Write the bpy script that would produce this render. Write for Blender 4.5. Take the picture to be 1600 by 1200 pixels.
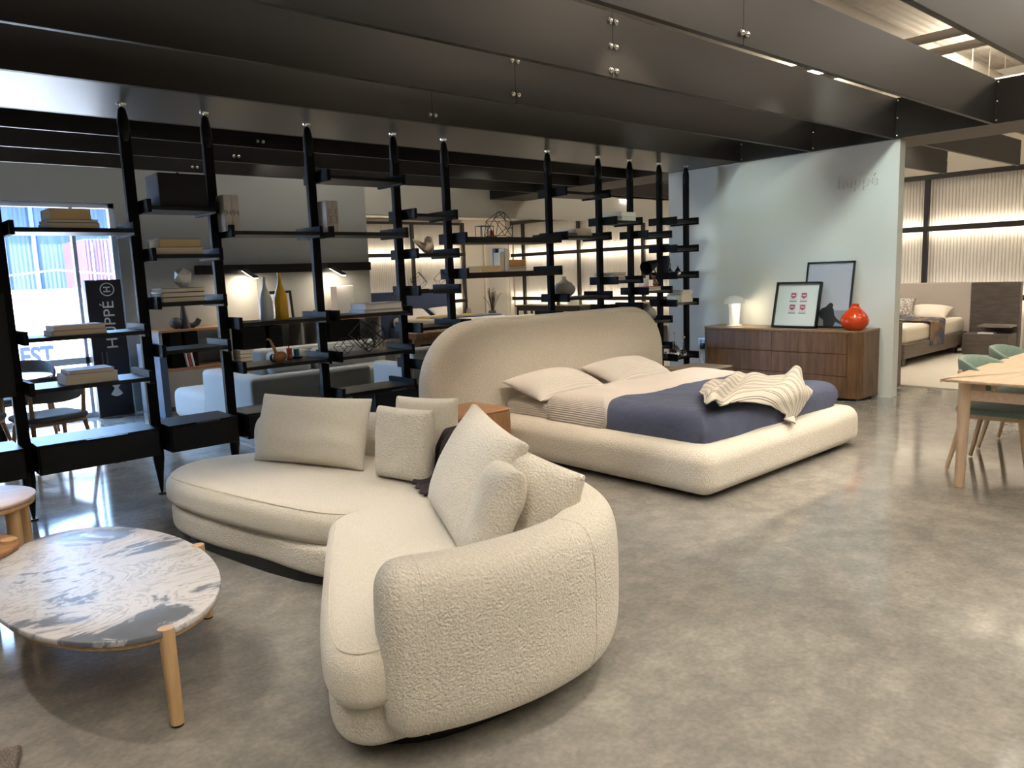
import bpy, bmesh, math, random
from mathutils import Vector, Matrix, noise
random.seed(7)
for o in list(bpy.data.objects): bpy.data.objects.remove(o)
SC = bpy.context.scene
COL = SC.collection
PI = math.pi
# ------------------------------------------------------------------ camera
FPX, YAW, PITCH, ROLL, CAMZ = 1188.95, 0.726543, 0.143659, -0.0373363, 1.55
_f = Vector((math.sin(YAW)*math.cos(PITCH), math.cos(YAW)*math.cos(PITCH), -math.sin(PITCH)))
_r = Vector((math.cos(YAW), -math.sin(YAW), 0)); _u = _r.cross(_f)
_c, _s = math.cos(ROLL), math.sin(ROLL)
RT = _c*_r + _s*_u; UP = -_s*_r + _c*_u; FW = _f
cam = bpy.data.cameras.new('camera'); camo = bpy.data.objects.new('camera', cam); COL.objects.link(camo)
m = Matrix((RT, UP, -FW)).transposed().to_4x4(); m.translation = Vector((0, 0, CAMZ)); camo.matrix_world = m
cam.sensor_width = 36; cam.sensor_fit = 'HORIZONTAL'; cam.lens = 36*FPX/1600; cam.clip_start = .05; cam.clip_end = 200
SC.camera = camo
# ------------------------------------------------------------------ world, exposure
W = bpy.data.worlds.new('world'); SC.world = W; W.use_nodes = True
bg = W.node_tree.nodes['Background']; bg.inputs[0].default_value = (.36, .60, 1.0, 1); bg.inputs[1].default_value = 22.0
SC.view_settings.view_transform = 'Standard'; SC.view_settings.look = 'None'
SC.view_settings.exposure = 0.13; SC.view_settings.gamma = 1; SC.view_settings.use_curve_mapping = False
# ------------------------------------------------------------------ sun, lamps of the room and added fill lights
def lamp(name, kind, loc, to, power, col, **k):
    l = bpy.data.lights.new(name, kind); l.energy = power; l.color = col
    for a, b in k.items(): setattr(l, a, b)
    o = bpy.data.objects.new(name, l); COL.objects.link(o); o.location = loc
    d = Vector(to)-Vector(loc); o.rotation_euler = d.to_track_quat('-Z', 'Y').to_euler()
    return o
WARM = (1, .83, .66); MID = (1, .92, .81); COOL = (.86, 1, .93)
lamp('sun', 'SUN', (-3, -2.2, 8), (0, 0, 0), 80, (1, .96, .88), angle=.01)
def spot(loc, to, p, col=MID, deg=50, blend=.5, size=.04):
    return lamp('track_spot_light', 'SPOT', loc, to, p, col, spot_size=math.radians(deg), spot_blend=blend, shadow_soft_size=size)
# over the coffee table (two lamps, hence the double shadow), sofa, bed, aisle, dining table
spot((-.45, 4.0, 3.5), (.9, 3.3, 0), 160, MID, 56)
spot((.35, 4.95, 3.5), (.85, 3.2, 0), 125, MID, 50)
spot((1.2, 3.05, 3.5), (2.0, 3.8, .4), 90, MID, 66)
spot((.6, 1.2, 3.6), (1.9, 2.4, .4), 70, MID, 60)
spot((3.2, 4.0, 3.5), (2.4, 2.9, .4), 70, MID, 60)
spot((3.9, 3.0, 3.5), (5.2, 3.8, .5), 190, WARM, 66)
spot((6.6, 3.05, 3.5), (5.4, 3.6, .5), 130, MID, 60)
spot((3.0, 4.95, 3.5), (4.6, 5.0, .8), 120, WARM, 60)
spot((3.2, 1.2, 3.6), (3.6, 1.6, 0), 170, MID, 74)
spot((4.8, .6, 3.6), (5.2, 1.0, 0), 190, MID, 74)
spot((6.8, 1.2, 3.6), (6.8, 2.0, 0), 200, WARM, 70)
spot((6.9, 3.0, 3.5), (8.86, 4.4, 1.3), 150, COOL, 78, .8, .16)
spot((6.2, 4.9, 3.4), (8.86, 5.6, 1.3), 115, COOL, 70, .8, .16)
spot((5.6, 4.0, 3.6), (7.4, 3.0, 0), 150, MID, 70)
spot((1.6, -.8, 3.6), (1.6, .9, 0), 150, MID, 76)
# behind the bookcase and in the far rooms
spot((4.2, 7.7, 3.3), (3.3, 7.4, .3), 60, MID, 70)
spot((4.4, 8.7, 3.3), (4.6, 10.3, 1.2), 22, MID, 80)
spot((7.2, 7.8, 3.3), (5.5, 8.0, 0), 60, MID, 80)
for x, y in ((10.5, 12.4), (12.2, 14.2), (12.4, 10.5)):
    lamp('ceiling_area_light', 'AREA', (x, y, 2.97), (x, y, 0), 20, MID, shape='DISK', size=.5)
for x, y in ((11.6, 4.05), (12.4, 6.2), (12.2, 2.15)):
    spot((x, y, 3.5), (x+.4, y, 0), 190, MID, 120, .9, .06)
for x, y in ((5.5, 2), (8, -1), (12, 0), (12, 6), (0, -2.5)):
    lamp('ceiling_bounce_fill', 'AREA', (x, y, 4.1), (x, y, 6), 150, MID, shape='DISK', size=.8)  # added upward fill, bounced off the ceiling to raise the ambient light

for x, y in ((.5, .2), (3.5, .2), (6.5, .2), (9.5, 1.2), (-2, 1.2), (2.2, -2.0), (6, -2.5)):
    lamp('ambient_fill_light', 'AREA', (x, y, 4.3), (x, y, 0), 50, MID, shape='DISK', size=2.4)  # broad fill added above the boards for ambient light, no real fittings
for x, y in ((1, 7.9), (4, 7.9), (7, 7.9), (5.5, 9.7), (11, 8.5)):
    lamp('ambient_fill_light', 'AREA', (x, y, 4.3), (x, y, 0), 20, MID, shape='DISK', size=.8)  # weaker ambient fill added over the rear areas
lamp('ceiling_bounce_fill', 'AREA', (11.8, 3.1, 3.75), (11.8, 3.6, 6), 60, MID, shape='DISK', size=.8)  # unseen uplight added to brighten the deck in the ceiling gap
# ------------------------------------------------------------------ picture points to world points
def ray(px, py): return RT*((px-800)/FPX) + UP*(-(py-600)/FPX) + FW
def atX(px, py, v): d = ray(px, py); return Vector((0, 0, CAMZ)) + d*(v/d.x)
def atY(px, py, v): d = ray(px, py); return Vector((0, 0, CAMZ)) + d*(v/d.y)
def atZ(px, py, v=0): d = ray(px, py); return Vector((0, 0, CAMZ)) + d*((v-CAMZ)/d.z)
# ------------------------------------------------------------------ materials
MATS = {}
def mat(name, col, rough=.5, metal=0, col2=None, cscale=3, stretch=(1, 1, 1), bump=0, bscale=200, bdist=.003, emit=0, ecol=None,
        trans=0, ior=1.45, spec=.5, sheen=0, detail=4, rv=0, ramp=(.35, .65), btype='noise', coords='Object', brot=None):
    if name in MATS: return MATS[name]
    m = bpy.data.materials.new(name); MATS[name] = m; m.use_nodes = True
    nt = m.node_tree; n = nt.nodes; l = nt.links; p = n['Principled BSDF']
    p.inputs['Base Color'].default_value = (*col, 1); p.inputs['Roughness'].default_value = rough
    p.inputs['Metallic'].default_value = metal; p.inputs['Specular IOR Level'].default_value = spec
    p.inputs['Transmission Weight'].default_value = trans; p.inputs['IOR'].default_value = ior
    if sheen: p.inputs['Sheen Weight'].default_value = sheen
    if emit: p.inputs['Emission Color'].default_value = (*(ecol or col), 1); p.inputs['Emission Strength'].default_value = emit
    if col2 or bump or rv:
        tc = n.new('ShaderNodeTexCoord'); mp = n.new('ShaderNodeMapping'); mp.inputs['Scale'].default_value = stretch
        l.new(tc.outputs[coords], mp.inputs[0])
    if col2 or rv:
        t = n.new('ShaderNodeTexNoise'); t.inputs['Scale'].default_value = cscale; t.inputs['Detail'].default_value = detail
        l.new(mp.outputs[0], t.inputs[0])
    if col2:
        r = n.new('ShaderNodeValToRGB'); r.color_ramp.elements[0].position = ramp[0]; r.color_ramp.elements[1].position = ramp[1]
        r.color_ramp.elements[0].color = (*col, 1); r.color_ramp.elements[1].color = (*col2, 1)
        l.new(t.outputs[0], r.inputs[0]); l.new(r.outputs[0], p.inputs['Base Color'])
    if rv:
        mr = n.new('ShaderNodeMapRange'); mr.inputs[3].default_value = rough-rv; mr.inputs[4].default_value = rough+rv
        l.new(t.outputs[0], mr.inputs[0]); l.new(mr.outputs[0], p.inputs['Roughness'])
    if bump:
        b = n.new('ShaderNodeBump'); b.inputs['Strength'].default_value = bump; b.inputs['Distance'].default_value = bdist
        if btype == 'noise':
            t2 = n.new('ShaderNodeTexNoise'); t2.inputs['Scale'].default_value = bscale; t2.inputs['Detail'].default_value = 3
            l.new(tc.outputs[coords], t2.inputs[0])
            l.new(t2.outputs[0], b.inputs['Height'])
        elif btype == 'voronoi':
            t2 = n.new('ShaderNodeTexVoronoi'); t2.inputs['Scale'].default_value = bscale
            t3 = n.new('ShaderNodeTexNoise'); t3.inputs['Scale'].default_value = bscale*.6; t3.inputs['Detail'].default_value = 2
            l.new(tc.outputs[coords], t3.inputs[0])
            mx = n.new('ShaderNodeVectorMath'); mx.operation = 'MULTIPLY_ADD'; mx.inputs[1].default_value = (.02, .02, .02)
            l.new(t3.outputs['Color'], mx.inputs[0]); l.new(tc.outputs[coords], mx.inputs[2])
            l.new(mx.outputs[0], t2.inputs[0]); l.new(t2.outputs[0], b.inputs['Height']); b.invert = True
        else:
            t2 = n.new('ShaderNodeTexWave'); t2.bands_direction = btype; t2.inputs['Scale'].default_value = bscale
            t2.inputs['Distortion'].default_value = .3
            m2 = n.new('ShaderNodeMapping'); m2.inputs['Rotation'].default_value = brot or (0, 0, 0); l.new(tc.outputs[coords], m2.inputs[0])
            l.new(m2.outputs[0], t2.inputs[0]); l.new(t2.outputs[0], b.inputs['Height'])
        l.new(b.outputs[0], p.inputs['Normal'])
    return m
black = mat('black_lacquer', (.0035, .0035, .004), .42, spec=.35)
beamm = mat('dark_brown_board', (.014, .0125, .0115), .46, spec=.28)
soffit = mat('dark_satin_panel', (.028, .025, .023), .36, spec=.5)
aisle = mat('aisle_panel', (.085, .072, .060), .65, spec=.3)
boucle = mat('cream_boucle', (.70, .64, .53), .95, col2=(.80, .74, .63), cscale=90, bump=1, bscale=110, bdist=.011, btype='noise', sheen=.3, spec=.1)
boucle2 = mat('smooth_boucle', (.70, .635, .52), .95, col2=(.79, .73, .62), cscale=120, bump=.9, bscale=190, bdist=.006, btype='noise', sheen=.3, spec=.1)
white = mat('white_paint', (.66, .68, .64), .55, bump=.1, bscale=60, bdist=.001)
wallg = mat('grey_paint', (.30, .31, .30), .6)
cream = mat('cream_paint', (.70, .64, .55), .6)
chrome = mat('chrome', (.8, .8, .8), .15, 1)
def woodm(name, a, b, st=(1.5, 14, 1.5), r=.4):
    return mat(name, a, r, col2=b, cscale=3.2, stretch=st, detail=7, ramp=(.3, .7), bump=.15, bscale=120, bdist=.0008)
walnutV = woodm('walnut_vertical', (.085, .043, .020), (.185, .100, .048), (9, 9, .9))
blackm = mat('black_matt_lacquer', (.0035, .0035, .004), .6, spec=.14)
walnutM = woodm('walnut_light_vertical', (.23, .115, .05), (.34, .18, .085), (9, 9, .9))
walnutT = woodm('walnut_top', (.21, .125, .065), (.33, .20, .11), (9, 1, 9))
cherry = woodm('cherry_wood', (.29, .135, .06), (.42, .22, .105), (1.2, 10, 10), .35)
oak = woodm('oak', (.50, .31, .14), (.66, .44, .23), (12, 12, 1.2))
ash = woodm('pale_ash', (.56, .40, .27), (.70, .53, .38), (1.2, 12, 12), .45)
ashv = woodm('pale_ash_legs', (.54, .38, .25), (.66, .49, .34), (12, 12, 1.5), .45)
navy = mat('navy_cotton', (.075, .088, .145), .85, col2=(.085, .10, .16), cscale=4, bump=.6, bscale=9, bdist=.03)
sheet = mat('ribbed_sheet', (.72, .66, .60), .9, bump=1, bscale=22, bdist=.004, btype='Y')
sheetx = mat('ribbed_spread', (.70, .64, .58), .9, bump=1, bscale=24, bdist=.004, btype='X', brot=(0, .785, 0))
linen = mat('white_linen', (.76, .72, .66), .9, bump=.3, bscale=18, bdist=.008)
green = mat('green_felt', (.13, .20, .165), .95, col2=(.16, .24, .20), cscale=60, bump=.3, bscale=300, bdist=.001, sheen=.4)
greyf = mat('grey_felt', (.10, .11, .12), .95, bump=.3, bscale=300, bdist=.001)
offw = mat('off_white_upholstery', (.34, .35, .335), .9, bump=.4, bscale=120, bdist=.002)
pages = mat('book_pages', (.74, .66, .52), .9, bump=.6, bscale=300, bdist=.001)
yellowp = mat('yellowed_pages', (.62, .47, .25), .9)
def paint(name, c, r=.5, **k): return mat(name, c, r, **k)
glass = mat('clear_glass', (.95, .98, .98), .02, trans=1, ior=1.45)
# ------------------------------------------------------------------ geometry helpers
class MB:
    def __init__(s, M=None): s.bm = bmesh.new(); s.M = M
    def box(s, x0, x1, y0, y1, z0, z1, b=0, seg=2):
        g = bmesh.ops.create_cube(s.bm, size=1, matrix=Matrix.Translation(((x0+x1)/2, (y0+y1)/2, (z0+z1)/2)) @ Matrix.Diagonal((abs(x1-x0), abs(y1-y0), abs(z1-z0), 1)))
        if b:
            es = set(e for v in g['verts'] for e in v.link_edges)
            bmesh.ops.bevel(s.bm, geom=list(es), offset=b, segments=seg, affect='EDGES', profile=.5)
        return s
    def cyl(s, p0, p1, r0, r1=None, n=16, cap=True):
        p0 = Vector(p0); p1 = Vector(p1); d = p1-p0; r1 = r0 if r1 is None else r1
        q = d.to_track_quat('Z', 'Y').to_matrix().to_4x4()
        bmesh.ops.create_cone(s.bm, cap_ends=cap, segments=n, radius1=r0, radius2=r1, depth=d.length, matrix=Matrix.Translation((p0+p1)/2) @ q)
        return s
    def ball(s, c, r, n=12, sc=(1, 1, 1)):
        bmesh.ops.create_uvsphere(s.bm, u_segments=n, v_segments=max(6, n//2+2), radius=r, matrix=Matrix.Translation(c) @ Matrix.Diagonal((*sc, 1)))
        return s
    def tube(s, pts, r, n=8):
        pts = [Vector(p) for p in pts]
        for a, b in zip(pts, pts[1:]): s.cyl(a, b, r, r, n)
        for p in pts[1:-1]: s.ball(p, r, n)
        return s
    def grid(s, fn, nu, nv, close_u=False):
        vs = [[s.bm.verts.new(fn(i/(nu if close_u else nu-1), j/(nv-1))) for i in range(nu)] for j in range(nv)]
        for j in range(nv-1):
            for i in range(nu if close_u else nu-1):
                k = (i+1) % nu
                try: s.bm.faces.new((vs[j][i], vs[j][k], vs[j+1][k], vs[j+1][i]))
                except ValueError: pass
        return vs
    def lathe(s, prof, c=(0, 0, 0), n=28):
        vs = s.grid(lambda u, v: (0, 0, 0), n, len(prof), True)
        for row, (r, z) in zip(vs, prof):
            for i, v in enumerate(row):
                a = 2*PI*i/n; v.co = (c[0]+r*math.cos(a), c[1]+r*math.sin(a), c[2]+z)
        for row, fl in ((vs[0], 1), (vs[-1], 0)):
            if prof[0 if fl else -1][0] > 1e-4:
                s.bm.faces.new(row[::-1] if fl else row)
        return s
    def prism(s, out, z0, z1):
        a = [s.bm.verts.new((x, y, z0)) for x, y in out]; b = [s.bm.verts.new((x, y, z1)) for x, y in out]
        n = len(out); s.bm.faces.new(a[::-1]); s.bm.faces.new(b)
        for i in range(n): s.bm.faces.new((a[i], a[(i+1) % n], b[(i+1) % n], b[i]))
        return s
    def slab(s, out, z0, z1, r, n=5, fn=None, rb=None):
        """rounded slab over a closed outline; fn maps (x,y,z) to a new point"""
        rb = r if rb is None else rb
        N = len(out); P = [Vector(p) for p in out]
        area = sum(P[i].x*P[(i+1) % N].y-P[(i+1) % N].x*P[i].y for i in range(N)); sg = 1 if area > 0 else -1
        nr = []
        for i in range(N):
            t = (P[(i+1) % N]-P[i-1]).normalized(); nr.append(Vector((t.y, -t.x))*sg)
        rings = []
        for k in range(n+1):
            a = PI/2*(1-k/n); rings.append((rb*(1-math.cos(a)), z0+rb*(1-math.sin(a))))
        for k in range(n+1):
            a = PI/2*k/n; rings.append((r*(1-math.cos(a)), z1-r*(1-math.sin(a))))
        vs = []
        for off, z in rings:
            row = []
            for i in range(N):
                q = P[i]-nr[i]*off; c = Vector((q.x, q.y, z)); row.append(s.bm.verts.new(fn(c) if fn else c))
            vs.append(row)
        for a, b in zip(vs, vs[1:]):
            for i in range(N): s.bm.faces.new((a[i], a[(i+1) % N], b[(i+1) % N], b[i]))
        for row, off, z in ((vs[0], rings[0][0], z0), (vs[-1], rings[-1][0], z1)):
            prev = row; cen = sum((v.co for v in row), Vector())/N
            for f in (.75, .5, .25):
                nw = [s.bm.verts.new(cen+(v.co-cen)*f) for v in row]
                for i in range(N): s.bm.faces.new((prev[i], prev[(i+1) % N], nw[(i+1) % N], nw[i]))
                prev = nw
            c = s.bm.verts.new(cen)
            for i in range(N): s.bm.faces.new((prev[i], prev[(i+1) % N], c))
        return s
    def build(s, name, mt, parent=None, smooth=True, sub=0, ang=40, M=None, disp=None):
        bmesh.ops.remove_doubles(s.bm, verts=s.bm.verts, dist=1e-5)
        bmesh.ops.recalc_face_normals(s.bm, faces=s.bm.faces)
        if M or s.M: s.bm.transform(M or s.M)
        me = bpy.data.meshes.new(name); s.bm.to_mesh(me); s.bm.free()
        if smooth:
            me.polygons.foreach_set('use_smooth', [True]*len(me.polygons))
            if not sub: me.set_sharp_from_angle(angle=math.radians(ang))
        me.materials.append(mt)
        o = bpy.data.objects.new(name, me); COL.objects.link(o)
        if parent:
            o.parent = parent; o.matrix_parent_inverse = Matrix.Identity(4)
        if sub:
            md = o.modifiers.new('sub', 'SUBSURF'); md.levels = sub; md.render_levels = sub
        return o
def thing(name, label, cat, loc=(0, 0, 0), rz=0, group=None):
    o = bpy.data.objects.new(name, None); COL.objects.link(o); o.location = loc; o.rotation_euler = (0, 0, rz); o.empty_display_size = .1
    o['label'] = label; o['category'] = cat
    if group: o['group'] = group
    return o
def tag(o, label, cat, group=None):
    o['label'] = label; o['category'] = cat
    if group: o['group'] = group
    return o
def struct(o): o['kind'] = 'structure'; return o
def copy_thing(root, loc=None, rz=None, label=None):
    r = root.copy(); COL.objects.link(r)
    if loc is not None: r.location = loc
    if rz is not None: r.rotation_euler = (0, 0, rz)
    if label: r['label'] = label
    for ch in list(root.children):
        c = ch.copy(); COL.objects.link(c); c.parent = r
        for g in list(ch.children):
            d = g.copy(); COL.objects.link(d); d.parent = c
    return r
def text(body, size, mt, M, parent=None, name='lettering', ext=.002, align='CENTER', bold=0, sx=1):
    cu = bpy.data.curves.new(name, 'FONT'); cu.body = body; cu.size = size; cu.extrude = ext; cu.align_x = align; cu.align_y = 'CENTER'; cu.offset = bold
    t = bpy.data.objects.new('tmp', cu); COL.objects.link(t)
    dg = bpy.context.evaluated_depsgraph_get(); me = bpy.data.meshes.new_from_object(t.evaluated_get(dg))
    bpy.data.objects.remove(t); me.name = name; me.transform(M @ Matrix.Diagonal((sx, 1, 1, 1))); me.materials.clear(); me.materials.append(mt)
    o = bpy.data.objects.new(name, me); COL.objects.link(o)
    if parent: o.parent = parent
    return o
def rrect(x0, x1, y0, y1, r, n=6, sub=4):
    """rounded rectangle outline, r one radius or four (x0y0, x1y0, x1y1, x0y1)"""
    r = [r]*4 if not isinstance(r, (list, tuple)) else r
    o = []
    for (cx, cy, rr, a0) in ((x0+r[0], y0+r[0], r[0], PI), (x1-r[1], y0+r[1], r[1], 1.5*PI), (x1-r[2], y1-r[2], r[2], 0), (x0+r[3], y1-r[3], r[3], .5*PI)):
        for k in range(n+1): a = a0+PI/2*k/n; o.append((cx+rr*math.cos(a), cy+rr*math.sin(a)))
    # subdivide the long sides
    out = []
    for i, p in enumerate(o):
        q = o[(i+1) % len(o)]; out.append(p); L = math.dist(p, q)
        if L > .15 and sub:
            k = max(1, int(L/.12))
            for j in range(1, k): out.append((p[0]+(q[0]-p[0])*j/k, p[1]+(q[1]-p[1])*j/k))
    return out
def smooth_closed(pts, n=6):
    N = len(pts); out = []
    for i in range(N):
        p0, p1, p2, p3 = (Vector(pts[(i+k-1) % N]) for k in range(4))
        for j in range(n):
            t = j/n
            out.append(tuple(.5*((2*p1)+(p2-p0)*t+(2*p0-5*p1+4*p2-p3)*t*t+(3*p1-p0-3*p2+p3)*t**3)))
    return out
def smooth_open(pts, n=6):
    P = [Vector(p) for p in pts]; P = [2*P[0]-P[1]]+P+[2*P[-1]-P[-2]]; out = []
    for i in range(1, len(P)-2):
        p0, p1, p2, p3 = P[i-1:i+3]
        for j in range(n):
            t = j/n; out.append(.5*((2*p1)+(p2-p0)*t+(2*p0-5*p1+4*p2-p3)*t*t+(3*p1-p0-3*p2+p3)*t**3))
    out.append(P[-2]); return out
# ================================================================== the room
def floor_material():
    m = bpy.data.materials.new('polished_concrete'); m.use_nodes = True; n = m.node_tree.nodes; l = m.node_tree.links; p = n['Principled BSDF']
    tc = n.new('ShaderNodeTexCoord')
    a = n.new('ShaderNodeTexNoise'); a.inputs['Scale'].default_value = .9; a.inputs['Detail'].default_value = 8; a.inputs['Roughness'].default_value = .62; a.inputs['Distortion'].default_value = .4
    b = n.new('ShaderNodeTexNoise'); b.inputs['Scale'].default_value = 45; b.inputs['Detail'].default_value = 4
    c = n.new('ShaderNodeTexNoise'); c.inputs['Scale'].default_value = 6; c.inputs['Detail'].default_value = 9; c.inputs['Roughness'].default_value = .7
    for t in (a, b, c): l.new(tc.outputs['Object'], t.inputs[0])
    r1 = n.new('ShaderNodeValToRGB'); r1.color_ramp.elements[0].position = .32; r1.color_ramp.elements[1].position = .68
    r1.color_ramp.elements[0].color = (.215, .202, .180, 1); r1.color_ramp.elements[1].color = (.30, .285, .255, 1); l.new(a.outputs[0], r1.inputs[0])
    r2 = n.new('ShaderNodeValToRGB'); r2.color_ramp.elements[0].position = .42; r2.color_ramp.elements[1].position = .66
    r2.color_ramp.elements[0].color = (.86, .86, .86, 1); r2.color_ramp.elements[1].color = (1.18, 1.17, 1.14, 1); l.new(c.outputs[0], r2.inputs[0])
    r3 = n.new('ShaderNodeValToRGB'); r3.color_ramp.elements[0].position = .3; r3.color_ramp.elements[1].position = .75
    r3.color_ramp.elements[0].color = (.88, .88, .88, 1); r3.color_ramp.elements[1].color = (1.12, 1.12, 1.12, 1); l.new(b.outputs[0], r3.inputs[0])
    x = n.new('ShaderNodeMix'); x.data_type = 'RGBA'; x.blend_type = 'MULTIPLY'; x.inputs[0].default_value = 1; l.new(r1.outputs[0], x.inputs[6]); l.new(r2.outputs[0], x.inputs[7])
    y = n.new('ShaderNodeMix'); y.data_type = 'RGBA'; y.blend_type = 'MULTIPLY'; y.inputs[0].default_value = 1; l.new(x.outputs[2], y.inputs[6]); l.new(r3.outputs[0], y.inputs[7])
    l.new(y.outputs[2], p.inputs['Base Color'])
    mr = n.new('ShaderNodeMapRange'); mr.inputs[3].default_value = .04; mr.inputs[4].default_value = .15; l.new(c.outputs[0], mr.inputs[0]); l.new(mr.outputs[0], p.inputs['Roughness'])
    bp = n.new('ShaderNodeBump'); bp.inputs['Strength'].default_value = .12; bp.inputs['Distance'].default_value = .004; l.new(a.outputs[0], bp.inputs['Height']); l.new(bp.outputs[0], p.inputs['Normal'])
    p.inputs['Specular IOR Level'].default_value = .62
    return m
struct(MB().box(-4, 14.6, -4, 16.2, -.1, 0).build('floor', floor_material(), smooth=False))
ceilm = mat('ceiling_deck', (.62, .56, .47), .9, col2=(.52, .465, .385), cscale=3, bump=.35, bscale=3, bdist=.05, btype='Y')
struct(MB().box(-4, 14.6, -4, 10.3, 4.5, 4.6).build('ceiling', ceilm, smooth=False))
struct(MB().box(6.3, 14.6, 10.3, 16.2, 3.0, 3.1).build('ceiling_far', mat('ceiling_white', (.75, .70, .62), .8), smooth=False))
def wall(name, m_, *b): return struct(MB().box(*b).build(name, m_, smooth=False))
wall('wall_left', wallg, -4.1, -4, -4, 10.3, 0, 4.5)
wall('wall_behind', wallg, -4, 14.6, -4.1, -4, 0, 4.5)
wall('wall_back', wallg, 2.76, 6.3, 10.3, 10.45, 0, 4.5)
wall('wall_back_over_window', wallg, -4, 2.76, 10.3, 10.45, 2.58, 4.5)
wall('wall_back_corner', wallg, -4, -1.2, 10.3, 10.45, 0, 2.58)
wall('wall_passage', wallg, 6.15, 6.3, 10.45, 16.1, 0, 3.1)
wall('wall_bulkhead', mat('bulkhead_paint', (.50, .49, .44), .6), 6.3, 14.3, 10.3, 10.45, 2.53, 4.5)
wall('wall_far', cream, 6.3, 14.6, 16.1, 16.2, 0, 3.0)
wall('wall_right', cream, 14.45, 14.55, -4, 16.2, 0, 4.5)
wd = struct(MB().box(8.86, 9.0, 3.50, 6.56, 0, 2.84).build('wall_dresser', white, smooth=False))
# raised word on the dresser wall
text('hupp\u00e9', .20, white, Matrix.Translation((8.852, 3.955, 2.44)) @ Matrix.Rotation(-PI/2, 4, 'Z') @ Matrix.Rotation(PI/2, 4, 'X'), wd, 'wall_lettering', ext=.012, sx=.95)
# cream wall end with a door in the far room
wall('wall_far_return', cream, 12.66, 14.4, 15.98, 16.1, 0, 3.0)
d = struct(MB().box(13.40, 14.22, 15.945, 15.98, 0, 2.42, .006).build('door_1', mat('door_paint', (.60, .57, .50), .5), smooth=False))
for zz in ((.12, 1.05), (1.15, 2.28)):
    MB().box(13.52, 14.10, 15.935, 15.95, *zz, .004).build('door_panel', mat('door_paint2', (.55, .52, .46), .5), d, smooth=False)
MB().cyl((13.47, 15.90, 1.1), (13.47, 15.94, 1.1), .02).box(13.45, 13.56, 15.895, 15.91, 1.09, 1.11).build('door_handle', chrome, d)
struct(MB().box(13.33, 13.40, 15.93, 15.98, 0, 2.49).box(14.22, 14.29, 15.93, 15.98, 0, 2.49).box(13.33, 14.29, 15.93, 15.98, 2.42, 2.49).build('trim_1', cream, smooth=False))

# ---------------------------------------------------------------- lowered panels and boards overhead
struct(MB().box(-4, 8.80, 5.45, 6.48, 2.84, 2.87).build('ceiling_panel', soffit, smooth=False))
struct(MB().box(8.84, 9.58, -4, 10.3, 2.84, 2.87).build('ceiling_panel_aisle', aisle, smooth=False))
boltm = mat('bolt_steel', (.75, .73, .70), .22, 1)
def bolts(parent, pts, nrm, r=.017):
    for p in pts:
        q = Vector(p); nn = Vector(nrm)
        MB().cyl(q, q+nn*.006, r*1.1, r*1.1, 14).ball(q+nn*.008, r, 12).build('bolt', boltm, parent)
def beam(i, y, rows, jx, label):
    t = thing('ceiling_beam', label, 'beam', (0, y, 2.84), group='black boards crossing overhead')
    MB().box(-4, jx-.001, -.02, .02, 0, .42, .002, 1).build('board', beamm, t, smooth=False)
    MB().box(jx+.001, 8.80, -.02, .02, 0, .42, .002, 1).build('board', beamm, t, smooth=False)
    if rows:
        bolts(t, [(jx+sx, -.02, z) for z in rows for sx in (-.028, .028)], (0, -1, 0))
    return t
R2 = (.065, .31); R3 = (.045, .20, .36)
BM = [(1.67, R2, 4.25, 'dark ceiling board at the far top right corner beside the open ceiling'),
      (2.61, R2, 4.24, 'dark ceiling board with two pairs of bolts, beside the open ceiling gap'),
      (3.55, R3, 4.16, 'dark ceiling board with three pairs of round bolts at its joint'),
      (4.49, R2, 4.12, 'dark ceiling board with a glint of light around its two bolt pairs'),
      (5.43, R2, 4.02, 'dark ceiling board at the front edge of the lowered panel'),
      (6.50, (.25,), 3.30, 'black ceiling board at the rear edge of the lowered panel'),
      (7.25, (.06,), 3.30, 'black ceiling board first behind the bookcase posts'),
      (8.20, (.06,), 3.45, 'black ceiling board second behind the bookcase posts'),
      (9.15, (.06,), 3.35, 'black ceiling board farthest back, just before the grey wall')]
for i, y in enumerate((-.21, .73)): struct(MB().box(-4, 8.80, y-.02, y+.02, 2.84, 3.26, .002, 1).build('trim_%d' % (i+2), beamm, smooth=False))
for i, (y, rows, jx, lb) in enumerate(BM): beam(i, y, rows, jx, lb)
t = thing('header_beam', 'long black board across the beam ends, resting on the dresser wall', 'beam', (8.80, 0, 2.84))
MB().box(0, .04, -4, 10.3, 0, .42, .002, 1).build('board', beamm, t, smooth=False)
for y in (1.67, 2.61, 3.55, 4.49, 5.43):
    bolts(t, [(0, y-.035, z) for z in (.03, .21, .39)], (-1, 0, 0), .010)
t = thing('header_beam', 'black board along the outer edge of the aisle panel, beyond the dresser wall', 'beam', (9.58, 0, 2.84))
MB().box(0, .04, -4, 10.3, 0, .42, .002, 1).build('board', beamm, t, smooth=False)
for y, lb in ((1.67, 'short brown-black board over the bed alcove, rightmost'), (2.61, 'short brown-black board over the bed alcove, second from the right'),
              (3.55, 'short brown-black board over the bed alcove ending above the dark headboard panel'), (4.53, 'short brown-black board just right of the dresser wall top'),
              (7.3, 'short board seen past the last bookcase posts'),
              (8.9, 'short grey-brown board slanting behind the rightmost bookcase posts')):
    t = thing('alcove_beam', lb, 'beam', (9.62, y, 2.84), group='short boards over the bed alcove')
    MB().box(0, 3.6, -.02, .02, 0, .36, .002, 1).build('board', beamm, t, smooth=False)
    bolts(t, [(3.55, -.02, .2)], (0, -1, 0), .012)
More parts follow.
